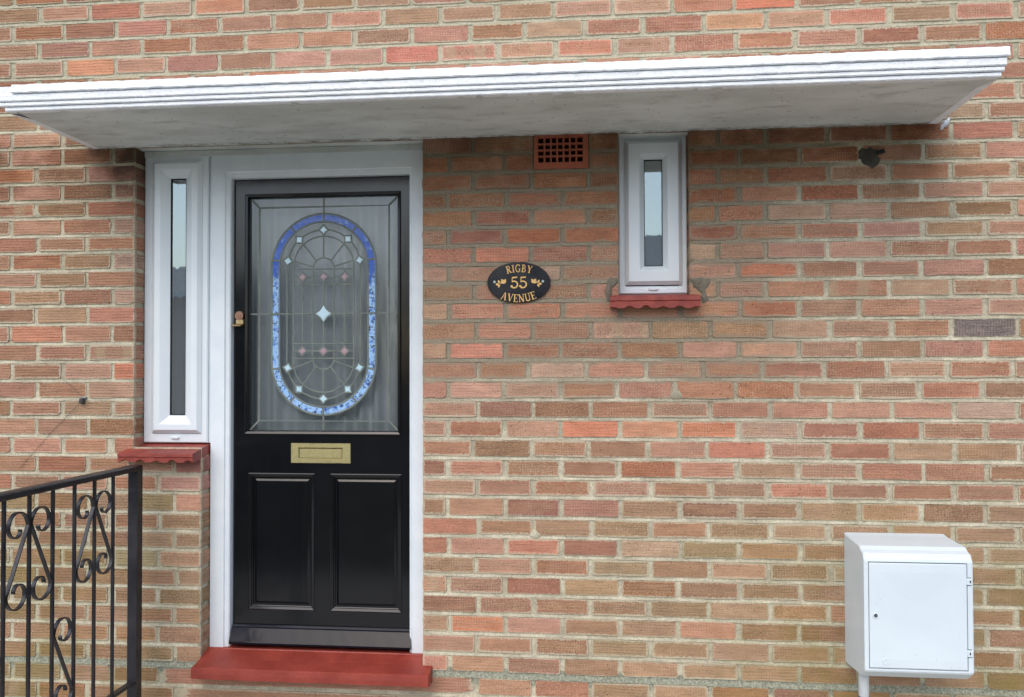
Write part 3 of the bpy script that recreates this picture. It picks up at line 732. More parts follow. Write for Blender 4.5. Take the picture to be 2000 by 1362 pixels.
# ------------------------------------------------------------------ red tile sills
def sill(name, label, x0, x1, ztop_b, yfront, zfront, thick, notch, phase, parent):
    """two courses of tile, the lower one with a scalloped drip edge"""
    mb = MB(); n = 90; rows = []
    for i in range(n + 1):
        x = x0 + (x1 - x0) * i / n; wv = 0.0012 * nz(x, 1.0, 30)
        ph_ = (x - x0) / notch + phase; t = ph_ % 1.0; amp = 0.55 + 0.75 * ((math.sin(math.floor(ph_) * 12.9898 + notch * 900) * 43758.5453) % 1.0)
        drip = 0.0095 * amp * math.sin(math.pi * min(1, max(0, (t - 0.2) / 0.62))) if 0.2 < t < 0.82 else 0.0
        zf = zfront + wv
        rows.append([(x, YF + 0.03, ztop_b), (x, yfront + 0.006, zf), (x, yfront, zf - 0.003), (x, yfront + wv, zf - thick * 0.38), (x, yfront + 0.005, zf - thick * 0.42),
                     (x, yfront + 0.004, zf - thick * 0.46), (x, yfront + 0.002 + wv, zf - thick * 0.5), (x, yfront + 0.003, zf - thick + drip), (x, yfront + 0.05, zf - thick + drip * 0.6 + 0.002), (x, YF + 0.03, ztop_b - thick)])
    m_ = len(rows[0]); vs_ = [p for r in rows for p in r]
    fs = [(i * m_ + j, (i + 1) * m_ + j, (i + 1) * m_ + (j + 1) % m_, i * m_ + (j + 1) % m_) for i in range(n) for j in range(m_)]
    fs += [tuple(range(m_)), tuple(range(n * m_, n * m_ + m_))]
    mb.add(vs_, fs)
    o = mb.build(name, M['red'], parent); o['label'] = label; return o
YS = -0.072
sill('sill', 'red painted tile sill with a scalloped edge', sx(229, 890, YS), X_PIER - 0.002, Z_SILL_L - 0.002, YS, sz(300, 886, YS), 0.036, 0.066, 0.1, winL)
YS2 = -0.06
sill('sill', 'red painted tile sill with a scalloped edge', sx(1191.5, 590, YS2), sx(1368.5, 590, YS2), Z_SILL_R + 0.001, YS2, sz(1280, 577, YS2), 0.047, 0.062, 0.35, winR)

# ------------------------------------------------------------------ canopy
YC = -0.535
XC0, XC1 = 0.392, 3.656
slab = MB(); n = 120; nyy = 8; vs_ = []; fs = []
def cs(x, y): return Z_SOF + 0.0022 * nz(x, y, 6) + 0.0008 * nz(x, y, 45)
for b in range(nyy + 1):
    y = 0.16 + (YC + 0.01 - 0.16) * b / nyy
    for a in range(n + 1):
        f_ = (a / n); xa = XC0 + (0.035 if y > 0 else 0) ; x = XC0 + (XC1 - XC0) * f_
        vs_.append((x, y, cs(x, y)))
for b in range(nyy):
    for a in range(n): q = b * (n + 1) + a; fs.append((q, q + 1, q + n + 2, q + n + 1))
slab.add(vs_, fs)
slab.box(XC0 + 0.001, XC1 - 0.001, YC + 0.012, 0.155, Z_SOF + 0.004, Z_SOF + 0.08)
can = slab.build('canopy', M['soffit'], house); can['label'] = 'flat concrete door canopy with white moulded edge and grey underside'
def moulding(off, z0, z1, xl_end, jit, sl=0.0, dropx=None):
    """one band of the canopy edge: front and both ends, with hand-painted unevenness"""
    mb = MB(); yf = YC - off; xa, xb_ = xl_end, XC1 + off
    path = [(xa, 0.0)] + [(xa, yf * t) for t in (0.4, 0.8)]
    nn = 260
    path += [(xa + (xb_ - xa) * i / nn, yf) for i in range(nn + 1)]
    path += [(xb_, yf * t) for t in (0.8, 0.4)] + [(xb_, 0.0)]
    rows = []
    for i, (x, y) in enumerate(path):
        j0 = jit * nz(x, z0, 22) + jit * 0.7 * nz(x, z0 + 5, 70); j1 = jit * nz(x, z1 + 3, 22) + jit * 0.8 * nz(x, z1 + 8, 70); jy = jit * 0.9 * nz(x, z0 + 2, 18) + jit * 0.6 * nz(x, z0, 80)
        a, b = Z_SOF + z0 + j0, Z_SOF + z1 + j1
        iny = 0.03 if abs(y - yf) < 1e-6 else 0.0
        inx = 0.03 if x <= xa + 1e-6 and not iny else (-0.03 if x >= xb_ - 1e-6 and not iny else 0.0)
        rows.append([(x + inx, y + iny, a + 0.0005), (x, y + jy + 0.002, a), (x, y + jy - 0.0005, a + 0.003), (x, y + jy + sl * 0.5, (a + b) / 2), (x, y + jy + sl, b - 0.003), (x, y + jy + sl + 0.003, b), (x + inx, y + iny, b - 0.0005)])
    m_ = len(rows[0]); vs_ = [p for r in rows for p in r]
    mb.add(vs_, [(i * m_ + j, (i + 1) * m_ + j, (i + 1) * m_ + j + 1, i * m_ + j + 1) for i in range(len(rows) - 1) for j in range(m_ - 1)])
    return mb.build('moulding', M['fascia'], can, False)
moulding(0.000, -0.001, 0.0135, XC0 - 0.03, 0.0007)
moulding(0.007, 0.0145, 0.0288, XC0 - 0.05, 0.0008)
moulding(0.012, 0.0300, 0.0550, XC0 - 0.065, 0.0006)
moulding(0.019, 0.0565, 0.0870, sx(20, 172, YC - 0.02), 0.0021, 0.003)
top = MB(); top.box(XC0 - 0.06, XC1 + 0.008, YC - 0.006, 0.0, Z_SOF + 0.0545, Z_SOF + 0.083); top.build('screed', M['fascia'], can)
# lump of white filler where the canopy meets the wall
fl = MB(); bm = bmesh.new(); bmesh.ops.create_icosphere(bm, subdivisions=3, radius=1)
pf = at(1846, 240)
for v in bm.verts:
    k = 1 + 0.55 * mnoise.noise(v.co * 2.2) + 0.35 * mnoise.noise(v.co * 5)
    v.co = Vector((pf.x + v.co.x * 0.012 * k + 0.014 * v.co.z, 0.002 + v.co.y * 0.010 * k, pf.z - 0.004 + v.co.z * 0.022 * k))
bm.verts.index_update(); fl.add([v.co[:] for v in bm.verts], [[v.index for v in f.verts] for f in bm.faces]); bm.free()
fl.build('filler_lump', M['filler'], can, True)

# ------------------------------------------------------------------ door frame, door leaf
DX0, DX1 = X_PIER + 0.004, X_DR + 0.004                              # outer faces of the door frame
LX0, LX1 = sx(457, 800, YD), sx(801, 800, YD)                        # door leaf
LZ0, LZ1 = sz(630, 1262, YD), sz(630, 349, YD)
wj = LX0 - DX0; wjr = DX1 - LX1
fz1 = sz(620, 297, YF)
df = MB()
def uframe(mb, xo0, xo1, zt, prof):
    P = []
    for il, ir, it, y in prof: P.append([(xo0 + il, y, Z_STEP - 0.02), (xo0 + il, y, zt - it), (xo1 - ir, y, zt - it), (xo1 - ir, y, Z_STEP - 0.02)])
    vs_ = [p for r in P for p in r]
    mb.add(vs_, [(k * 4 + j, k * 4 + j + 1, k * 4 + j + 5, k * 4 + j + 4) for k in range(len(P) - 1) for j in range(3)])
wt = fz1 - LZ1
uframe(df, DX0, DX1, fz1, [(0, -0.03, 0, YF + 0.08), (0, -0.03, 0, YF), (wj - 0.026, max(0.004, wjr - 0.016), wt - 0.03, YF), (wj - 0.022, max(0.006, wjr - 0.012), wt - 0.026, YF + 0.006),
                          (wj - 0.008, wjr - 0.006, wt - 0.008, YF + 0.009), (wj - 0.004, wjr - 0.003, wt - 0.004, YF + 0.014), (wj - 0.003, wjr - 0.003, wt - 0.003, YF + 0.09)])
dfo = df.build('door_frame', M['frame_paint'], house); dfo['label'] = 'white painted timber door frame'
hd = MB(); hd.box(X_REV + 0.002, X_DR + 0.03, YF - 0.004, YF + 0.09, fz1 - 0.004, Z_SOF - 0.0015); hd.build('head_filler', M['soffit'], dfo)
mu = MB(); mu.box(L1 + 0.001, DX0 + 0.03, YF + 0.012, YF + 0.08, Z_SILL_L, fz1 - 0.005); mu.build('mullion_filler', M['frame_paint'], dfo)

# leaf: stiles and rails with three openings
GX0, GX1 = sx(479, 600, YD), sx(783, 600, YD); GZ0, GZ1 = sz(632, 849, YD), sz(632, 377, YD)
PZ0, PZ1 = sz(550, 1192, YD), sz(550, 924, YD)
PA = (sx(485, 1060, YD), sx(615, 1060, YD)); PB = (sx(645, 1060, YD), sx(785, 1060, YD))
dl = MB()
hx = sorted([LX0, LX1, GX0, GX1, *PA, *PB]); hz_ = sorted([LZ0, LZ1, GZ0, GZ1, PZ0, PZ1])
holes = [(GX0, GX1, GZ0, GZ1), (*PA, PZ0, PZ1), (*PB, PZ0, PZ1)]
for i in range(len(hx) - 1):
    for j in range(len(hz_) - 1):
        cx, cz = (hx[i] + hx[i + 1]) / 2, (hz_[j] + hz_[j + 1]) / 2
        if any(a < cx < b and c < cz < d for a, b, c, d in holes): continue
        dl.add([(hx[i], YD, hz_[j]), (hx[i + 1], YD, hz_[j]), (hx[i + 1], YD, hz_[j + 1]), (hx[i], YD, hz_[j + 1])], [(0, 1, 2, 3)])
dl.ring(LX0, LX1, LZ0, LZ1, [(0, YD), (0, YD + 0.044)])
bm = bmesh.new(); me = dl.mesh('door'); bm.from_mesh(me); bmesh.ops.remove_doubles(bm, verts=bm.verts[:], dist=1e-5); bm.to_mesh(me); bm.free()
door = link_mesh('door', me, M['black'], house); door['label'] = 'glossy black front door with leaded glass upper panel'
mb = MB(); mb.ring(GX0, GX1, GZ0, GZ1, [(0, YD + 0.001), (0.0, YD - 0.006), (0.003, YD - 0.008), (0.011, YD - 0.004), (0.0125, YD + 0.002), (0.015, YD + 0.006), (0.016, YD + 0.018), (0.016, YD + 0.03)])
mb.build('glazing_bead', M['black'], door)
for a, b in (PA, PB):
    mb = MB(); mb.ring(a, b, PZ0, PZ1, [(0, YD), (0.001, YD - 0.002), (0.004, YD - 0.003), (0.013, YD + 0.001), (0.0145, YD + 0.005), (0.0175, YD + 0.0065), (0.018, YD + 0.012), (0.024, YD + 0.012), (0.0335, YD + 0.0065), (0.034, YD + 0.0055)])
    i = 0.034; yq = YD + 0.0055; mb.add([(a + i, yq, PZ0 + i), (b - i, yq, PZ0 + i), (b - i, yq, PZ1 - i), (a + i, yq, PZ1 - i)], [(0, 1, 2, 3)])
    mb.build('panel', M['black'], door)
# dark strip standing in for the shade in the gap round the leaf
mb = MB(); mb.ring(LX0 - 0.012, LX1 + 0.012, LZ0 - 0.005, LZ1 + 0.012, [(0, YD + 0.02), (0.02, YD + 0.02)]); mb.build('leaf_gap_shade', M['gap'], door)

# weather bar at the foot
wbx0, wbx1 = sx(449, 1245, YF), sx(802, 1245, YF) ; zb0, zb1 = sz(630, 1264, YF - 0.01), sz(630, 1226, YD - 0.01)
mb = MB(); pr = [(YD - 0.001, zb1 + 0.004), (YD - 0.010, zb1 + 0.003), (YD - 0.013, zb1 - 0.004), (YD - 0.018, zb1 - 0.008), (YF - 0.008, zb0 + 0.014), (YF - 0.012, zb0 + 0.008), (YF - 0.010, zb0), (YD - 0.001, zb0 - 0.002)]
n_ = 24; rows = []
for i in range(n_ + 1):
    x = wbx0 + (wbx1 - wbx0) * i / n_; rows.append([(x, y, z + 0.0006 * nz(x, z, 20)) for y, z in pr])
m_ = len(pr); vs_ = [p for r in rows for p in r]
mb.add(vs_, [(i * m_ + j, (i + 1) * m_ + j, (i + 1) * m_ + (j + 1) % m_, i * m_ + (j + 1) % m_) for i in range(n_) for j in range(m_)] + [tuple(range(m_)), tuple(range(n_ * m_, n_ * m_ + m_))])
mb.build('weather_bar', M['weather'], door)

# letter plate
lx0, lx1 = sx(569, 885, YD), sx(685.5, 885, YD); lz0, lz1 = sz(627, 905, YD), sz(627, 866, YD)
fx0, fx1 = sx(584.5, 885, YD), sx(669, 885, YD); fz0_, fz1_ = sz(627, 895.5, YD), sz(627, 875, YD)
mb = MB(); y = YD - 0.007
vs_ = []
for (q0, q1, q2, q3, yy) in ((lx0, lx1, lz0, lz1, YD), (lx0, lx1, lz0, lz1, y + 0.002), (lx0 + .002, lx1 - .002, lz0 + .002, lz1 - .002, y), (fx0 - .002, fx1 + .002, fz0_ - .002, fz1_ + .002, y), (fx0, fx1, fz0_, fz1_, y + 0.002), (fx0, fx1, fz0_, fz1_, YD + 0.001)):
    vs_ += [(q0, yy, q2), (q0, yy, q3), (q1, yy, q3), (q1, yy, q2)]
mb.add(vs_, [(k * 4 + j, k * 4 + (j + 1) % 4, k * 4 + 4 + (j + 1) % 4, k * 4 + 4 + j) for k in range(5) for j in range(4)])
lp = mb.build('letter_plate', M['brass'], door); lp['label'] = 'brass letter plate with a hinged flap'
mb = MB(); mb.bevbox(fx0 + 0.0015, fx1 - 0.0015, YD - 0.0035, YD + 0.002, fz0_ + 0.001, fz1_ - 0.003, 0.0012); mb.build('letter_flap', M['brass'], door)
mb = MB(); mb.box(fx0 - 0.002, fx1 + 0.002, YD - 0.0012, YD + 0.003, fz0_ - 0.002, fz1_ + 0.002); mb.build('letter_slot', M['gap'], door)
# cylinder lock with pull
c = at(466.5, 617, YD - 0.012)
mb = MB(); mb.cyl((c.x, YD + 0.002, c.z), (c.x, YD - 0.012, c.z), 0.0205, 28, 0.018); mb.cyl((c.x, YD - 0.011, c.z), (c.x, YD - 0.014, c.z), 0.011, 20)
mb.build('cylinder_lock', M['copper'], door)
mb = MB(); mb.bevbox(c.x - 0.016, c.x + 0.018, YD - 0.010, YD + 0.001, c.z - 0.036, c.z - 0.014, 0.003)
mb.bevbox(c.x - 0.024, c.x + 0.016, YD - 0.030, YD - 0.004, c.z - 0.044, c.z - 0.036, 0.003); mb.build('door_pull', M['lock_brass'], door)

# ------------------------------------------------------------------ leaded glass
YG = YD + 0.018
mb = MB(); i = 0.0155; nn = 1
mb.add([(GX0 + i, YG, GZ0 + i), (GX1 - i, YG, GZ0 + i), (GX1 - i, YG, GZ1 - i), (GX0 + i, YG, GZ1 - i)], [(0, 1, 2, 3)])
gp = mb.build('glass_pane', M['door_glass'], door)
U = lambda px: sx(px, 613, YG); 
def Wz(py): return sz(632, py, YG)
CXG = U(632); PXM = 1.0 / ((U(732) - U(532)) / 200.0)                 # photo pixels per metre on the glass
def gpt(px, py):                                                     # glass design point, laid out square to the door
    return (CXG + (px - 632) / PXM, Wz(613) - (py - 613) / PXM)
lead = MB()
def came(pts, wd=3.0, y=0.0):
    w2 = wd / PXM / 2; n = len(pts); out = []
    for k in range(n):
        a = pts[max(0, k - 1)]; b = pts[min(n - 1, k + 1)]
        dx, dz = b[0] - a[0], b[1] - a[1]; l_ = math.hypot(dx, dz) or 1; nx_, nz_ = -dz / l_, dx / l_
        out.append((pts[k], nx_, nz_))
    vs_ = []
    for (p, nx_, nz_) in out:
        for s_, yy in ((-1, 0.0), (-0.55, 0.0018), (0.55, 0.0018), (1, 0.0)): vs_.append((p[0] + nx_ * w2 * s_, YG - 0.0006 - yy - y, p[1] + nz_ * w2 * s_))
    lead.add(vs_, [(k * 4 + j, k * 4 + 4 + j, k * 4 + 5 + j, k * 4 + 1 + j) for k in range(n - 1) for j in range(3)])
def pl(*ps): return [gpt(*p) for p in ps]
def arc(cx, cy, r, a0, a1, n=24): return [gpt(cx + r * math.cos(math.radians(a0 + (a1 - a0) * k / n)), cy - r * math.sin(math.radians(a0 + (a1 - a0) * k / n))) for k in range(n + 1)]
gl_l, gl_r = 632 - (CXG - GX0 - i) * PXM, 632 + (GX1 - i - CXG) * PXM
gt_, gb_ = 613 - (GZ1 - i - Wz(613)) * PXM, 613 + (Wz(613) - GZ0 - i) * PXM
CT, CB = 524.5, 703.5
def stadium(r, wd, y=0.0): came(arc(632, CT, r, 180, 0, 36) + arc(632, CB, r, 0, -180, 36) + [gpt(632 - r, CT)], wd, y)
stadium(101.5, 4.4); stadium(86.5, 3.6, 0.0003)
for a in (90, 50, 8.5, 130, 171.5):
    ca, sa = math.cos(math.radians(a)), math.sin(math.radians(a))
    came(pl((632 + 86 * ca, CT - 86 * sa), (632 + 101 * ca, CT - 101 * sa)), 4.0, 0.0006); came(pl((632 + 86 * ca, CB + 86 * sa), (632 + 101 * ca, CB + 101 * sa)), 4.0, 0.0006)
ins = 17.5
came(pl((gl_l + ins, gt_ + ins), (gl_r - ins, gt_ + ins), (gl_r - ins, gb_ - ins), (gl_l + ins, gb_ - ins), (gl_l + ins, gt_ + ins)), 4.0)
for a, b in ((gl_l, gt_), (gl_r, gt_), (gl_r, gb_), (gl_l, gb_)): came(pl((a, b), (a + math.copysign(ins, 632 - a), b + math.copysign(ins, 613 - b))), 4.0, 0.0003)
came(pl((632, gt_), (632, CT - 101)), 3.6); came(pl((632, CB + 101), (632, gb_)), 3.6); came(pl((gl_l, 613), (531, 613)), 3.4); came(pl((733, 613), (gl_r, 613)), 3.4)
came(pl((546, 613), (718, 613)), 3.0)
came(arc(632, CT, 71.5, 180, 0, 30) + arc(632, CB, 71.5, 0, -180, 30) + [gpt(632 - 71.5, CT)], 3.0, 0.0003)
came(arc(632, CT, 59, 180, 0, 30) + arc(632, CB, 59, 0, -180, 30) + [gpt(632 - 59, CT)], 3.0, 0.0006)
for x in (591, 673): came(pl((x, 557), (x, 670)), 3.0, 0.0004)
for x in (611, 653): came(pl((x, 528), (x, 698)), 3.0, 0.0005)
came(pl((632, 543), (632, 598)), 3.0, 0.0007); came(pl((632, 628), (632, 684)), 3.0, 0.0007)
for y in (528, 543, 557.5, 670, 684, 698): came(pl((573, y), (691, y)), 3.0, 0.0002)
came(arc(632, 528, 21, 180, 0, 14), 3.0, 0.0003); came(arc(632, 698, 21, 0, -180, 14), 3.0, 0.0003)
for a in (90, 48, 132, 12, 168):
    ca, sa = math.cos(math.radians(a)), math.sin(math.radians(a))
    came(pl((632 + 21 * ca, 528 - 21 * sa), (632 + 59 * ca, CT - 59 * sa)), 3.0, 0.0004); came(pl((632 + 21 * ca, 698 + 21 * sa), (632 + 59 * ca, CB + 59 * sa)), 3.0, 0.0004)
def gem(cx, cy, r, m, rot=0, conc=0.16, h=0.003):
    pts = []
    for k in range(4):
        a0 = math.radians(90 * k + rot); a1 = math.radians(90 * (k + 1) + rot)
        p0 = (math.cos(a0), math.sin(a0)); p1 = (math.cos(a1), math.sin(a1))
        for t in (0, 0.25, 0.5, 0.75):
            q = (p0[0] + (p1[0] - p0[0]) * t, p0[1] + (p1[1] - p0[1]) * t); k_ = 1 - conc * 4 * t * (1 - t)
            pts.append((q[0] * k_, q[1] * k_))
    came([gpt(cx + x * (r + 1.6), cy - y * (r + 1.6)) for x, y in pts + pts[:1]], 3.0, 0.0009)
    mbg = MB(); n = len(pts)
    v0 = [gpt(cx + x * r, cy - y * r) for x, y in pts]; v1 = [gpt(cx + x * r * 0.72, cy - y * r * 0.72) for x, y in pts]
    mbg.add([(x, YG - 0.0012, z) for x, z in v0] + [(x, YG - 0.0012 - h, z) for x, z in v1], [(k, (k + 1) % n, n + (k + 1) % n, n + k) for k in range(n)] + [tuple(range(n, 2 * n))])
    return mbg.build('glass_jewel', m, door)
for a in (90, 48, 132, 10, 170):
    ca, sa = math.cos(math.radians(a)), math.sin(math.radians(a))
    gem(632 + 71 * ca, CT - 71 * sa, 8.6, M['clear_gem'], a); gem(632 + 71 * ca, CB + 71 * sa, 8.6, M['clear_gem'], a)
gem(632, 613, 16.5, M['clear_gem'], 0, 0.2)
for x in (591, 632, 673):
    for y in (543, 684): gem(x, y, 8.8, M['pink_gem'])
def blue_piece(path_out, path_in):
    mbg = MB(); n = len(path_out)
    mbg.add([(x, YG - 0.0011, z) for x, z in path_out] + [(x, YG - 0.0011, z) for x, z in path_in], [(k, k + 1, n + k + 1, n + k) for k in range(n - 1)])
    mbg.build('blue_glass_piece', M['blue'], door)
for a0, a1 in ((8.5, 50), (50, 90), (90, 130), (130, 171.5)):
    blue_piece(arc(632, CT, 100, a0, a1, 12), arc(632, CT, 88, a0, a1, 12)); blue_piece(arc(632, CB, 100, -a0, -a1, 12), arc(632, CB, 88, -a0, -a1, 12))
for s_ in (-1, 1):
    for c0, y1 in ((CT, 613), (CB, 613)):
        sg = -1 if c0 == CT else 1
        aa = [8.5 * (1 - k / 4) for k in range(5)]
        po = [gpt(632 + s_ * 100 * math.cos(math.radians(q)), c0 + sg * 100 * math.sin(math.radians(q))) for q in aa] + [gpt(632 + s_ * 100, y1)]
        pi_ = [gpt(632 + s_ * 88 * math.cos(math.radians(q)), c0 + sg * 88 * math.sin(math.radians(q))) for q in aa] + [gpt(632 + s_ * 88, y1)]
        blue_piece(po, pi_)
for s_ in (-1, 1): came(pl((632 + s_ * 86, 613), (632 + s_ * 101, 613)), 4.0, 0.0006)
lead.build('leading', M['lead'], door)
# curtain hanging inside the door, and the hall behind
mb = MB(); n = 150; yc = YG + 0.06; vs_ = []
for k in range(n + 1):
    x = GX0 - 0.02 + (GX1 - GX0 + 0.04) * k / n
    for z, a in ((GZ0 - 0.05, 1.0), ((GZ0 + GZ1) / 2, 0.85), (GZ1 + 0.05, 0.7)):
        vs_.append((x, yc + a * 0.016 * math.sin(x * 2 * math.pi / 0.085 + 1.8 * math.sin(x * 13)) + a * 0.01 * nz(x, z, 9), z))
mb.add(vs_, [(k * 3 + j, k * 3 + 3 + j, k * 3 + 4 + j, k * 3 + 1 + j) for k in range(n) for j in range(2)])
mb.build('net_curtain', M['curtain'], door, True)
room(GX0 - 0.03, GX1 + 0.03, GZ0 - 0.1, GZ1 + 0.08, YG + 0.02, 1.2, door)

# ------------------------------------------------------------------ red door step
YST = -0.085
ex0, ex1 = sx(372.5, 1308, YST), sx(836, 1318, YST)
zs0 = sz(600, 1313, YST)
mb = MB(); n = 110; rows = []
for i_ in range(n + 1):
    x = ex0 + (ex1 - ex0) * i_ / n; e = 0.0012 * nz(x, 2, 14); b = 0.0022 * nz(x, 5, 34) + 0.0016 * nz(x, 9, 90)
    rows.append([(x, 0.0, Z_STEP - 0.020), (x, -0.03, zs0 + 0.006 + e), (x, YST + 0.008, zs0 + e), (x, YST + 0.001, zs0 - 0.004 + e), (x, YST + e, zs0 - 0.022), (x, YST + 0.001, zs0 - 0.042 + b), (x, YST + 0.02, zs0 - 0.046 + b), (x, 0.02, zs0 - 0.05)])
m_ = len(rows[0]); vs_ = [p for r in rows for p in r]
mb.add(vs_, [(i_ * m_ + j, (i_ + 1) * m_ + j, (i_ + 1) * m_ + j + 1, i_ * m_ + j + 1) for i_ in range(n) for j in range(m_ - 1)] + [tuple(range(m_)), tuple(range(n * m_, n * m_ + m_))])
mb.add([(X_PIER - 0.004, 0.001, Z_STEP - 0.0205), (X_DR + 0.004, 0.001, Z_STEP - 0.0205), (X_DR + 0.004, YF - 0.01, Z_STEP - 0.002), (X_PIER - 0.004, YF - 0.01, Z_STEP - 0.002),
        (X_DR + 0.004, YF - 0.008, Z_STEP + 0.002), (X_PIER - 0.004, YF - 0.008, Z_STEP + 0.002), (X_DR + 0.004, 0.3, Z_STEP + 0.004), (X_PIER - 0.004, 0.3, Z_STEP + 0.004)], [(0, 1, 2, 3), (3, 2, 4, 5), (5, 4, 6, 7)])
st = mb.build('door_step', M['red_step'], house); st['label'] = 'red painted door step projecting below the black door'
# back of the house so that no light leaks through
mb = MB(); mb.add([(XMIN, 1.3, 0), (XMAX, 1.3, 0), (XMAX, 1.3, ZMAX), (XMIN, 1.3, ZMAX), (XMIN, 0.006, 0), (XMIN, 0.006, ZMAX), (XMAX, 0.006, 0), (XMAX, 0.006, ZMAX)], [(0, 1, 2, 3), (4, 0, 3, 5), (1, 6, 7, 2), (5, 3, 2, 7)])
mb.build('back_wall', M['room'], house)

# ------------------------------------------------------------------ oval name plate
PC = at(1013, 552, -0.012); SCL = 509.0
RXP, RZP = 62 / SCL, 40 / SCL
sign = empty('house_sign', (PC.x, 0.0, PC.z))
tag(sign, 'black oval house sign lettered RIGBY 55 AVENUE in gold on the brick wall', 'sign')
def plate(y0, y1, k0, k1):
    mbp = MB(); n = 72; vs_ = []
    for y, k in ((y0, k0), (y1 + 0.002, k0), (y1, k1)):
        for i in range(n): an = 2 * math.pi * i / n; vs_.append((RXP * k * math.cos(an), y, RZP * k * math.sin(an) + 0.0))
    mbp.add(vs_, [(r * n + i, r * n + (i + 1) % n, r * n + n + (i + 1) % n, r * n + n + i) for r in range(2) for i in range(n)] + [tuple(range(2 * n, 3 * n))]); return mbp
plate(-0.003, -0.012, 1.0, 0.985).build('plate', M['sign_black'], sign)
def arcp(cx, cy, rx, ry, a0, a1, n=12): return [(cx + rx * math.cos(math.radians(a0 + (a1 - a0) * k / n)), cy + ry * math.sin(math.radians(a0 + (a1 - a0) * k / n))) for k in range(n + 1)]
TN, TK, SR = 0.07, 0.15, 0.05
GLY = {
 'I': (0.34, [([(0.17, 0), (0.17, 1)], TK), ([(0, 0.02), (0.34, 0.02)], SR), ([(0, 0.98), (0.34, 0.98)], SR)]),
 'R': (0.72, [([(0.17, 0), (0.17, 1)], TK), ([(0, 0.02), (0.32, 0.02)], SR), ([(0, 0.98), (0.3, 0.98)], SR), ([(0.17, 0.97)] + arcp(0.3, 0.74, 0.24, 0.23, 90, -90) + [(0.17, 0.51)], 0.1), ([(0.32, 0.5), (0.62, 0.02)], TK), ([(0.54, 0.02), (0.76, 0.02)], SR)]),
 'G': (0.74, [(arcp(0.4, 0.5, 0.34, 0.48, 50, 310, 18), 0.12), ([(0.6, 0.1), (0.6, 0.42)], 0.13), ([(0.46, 0.43), (0.74, 0.43)], SR), ([(0.62, 0.72), (0.63, 0.98)], 0.05)]),
 'B': (0.66, [([(0.17, 0), (0.17, 1)], TK), ([(0, 0.02), (0.3, 0.02)], SR), ([(0, 0.98), (0.3, 0.98)], SR), ([(0.17, 0.97)] + arcp(0.28, 0.75, 0.22, 0.22, 90, -90) + [(0.17, 0.53)], 0.1), ([(0.17, 0.53)] + arcp(0.3, 0.275, 0.26, 0.255, 90, -90) + [(0.17, 0.02)], 0.1)]),
 'Y': (0.72, [([(0.36, 0), (0.36, 0.48)], TK), ([(0.1, 0.97), (0.36, 0.45)], TK), ([(0.62, 0.97), (0.36, 0.45)], TN), ([(0.0, 0.98), (0.26, 0.98)], SR), ([(0.5, 0.98), (0.74, 0.98)], SR), ([(0.2, 0.02), (0.52, 0.02)], SR)]),
 'A': (0.76, [([(0.1, 0.02), (0.37, 0.98)], TN), ([(0.64, 0.02), (0.37, 0.98)], TK), ([(0.2, 0.34), (0.54, 0.34)], SR), ([(0, 0.02), (0.22, 0.02)], SR), ([(0.52, 0.02), (0.78, 0.02)], SR)]),
 'V': (0.74, [([(0.12, 0.98), (0.39, 0.02)], TK), ([(0.64, 0.98), (0.39, 0.02)], TN), ([(0, 0.98), (0.26, 0.98)], SR), ([(0.52, 0.98), (0.76, 0.98)], SR)]),
 'E': (0.62, [([(0.17, 0), (0.17, 1)], TK), ([(0, 0.025), (0.58, 0.025)], 0.06), ([(0, 0.975), (0.56, 0.975)], 0.06), ([(0.17, 0.51), (0.44, 0.51)], SR), ([(0.58, 0), (0.6, 0.24)], SR), ([(0.56, 1), (0.57, 0.78)], SR), ([(0.44, 0.4), (0.44, 0.62)], SR)]),
 'N': (0.78, [([(0.14, 0), (0.14, 0.97)], TN), ([(0.1, 0.97), (0.64, 0.02)], TK), ([(0.64, 0), (0.64, 0.98)], TN), ([(0.0, 0.02), (0.28, 0.02)], SR), ([(0, 0.98), (0.2, 0.98)], SR), ([(0.5, 0.98), (0.78, 0.98)], SR)]),
 'U': (0.76, [([(0.16, 0.98), (0.16, 0.3)] + arcp(0.385, 0.27, 0.225, 0.25, 180, 360), 0.12), ([(0.61, 0.98), (0.61, 0.27)], TN), ([(0.0, 0.98), (0.32, 0.98)], SR), ([(0.48, 0.98), (0.76, 0.98)], SR)]),
 '5': (0.66, [([(0.14, 0.94), (0.56, 0.96)], 0.13), ([(0.13, 0.98), (0.12, 0.52)], 0.06), ([(0.12, 0.52)] + arcp(0.29, 0.31, 0.3, 0.3, 120, -160, 20), 0.12), (arcp(0.09, 0.17, 0.05, 0.05, 0, 360, 8), 0.08)]),
}
def stroke(mbp, pts, wd, tf, y):
    n = len(pts); vs_ = []
    for k in range(n):
        a = pts[max(0, k - 1)]; b = pts[min(n - 1, k + 1)]; dx, dz = b[0] - a[0], b[1] - a[1]; l_ = math.hypot(dx, dz) or 1
        for s_ in (-1, 1):
            X, Z = tf(pts[k][0] - dz / l_ * wd / 2 * s_, pts[k][1] + dx / l_ * wd / 2 * s_); vs_.append((X, y, Z)); 
    mbp.add(vs_, [(2 * k, 2 * k + 2, 2 * k + 3, 2 * k + 1) for k in range(n - 1)])
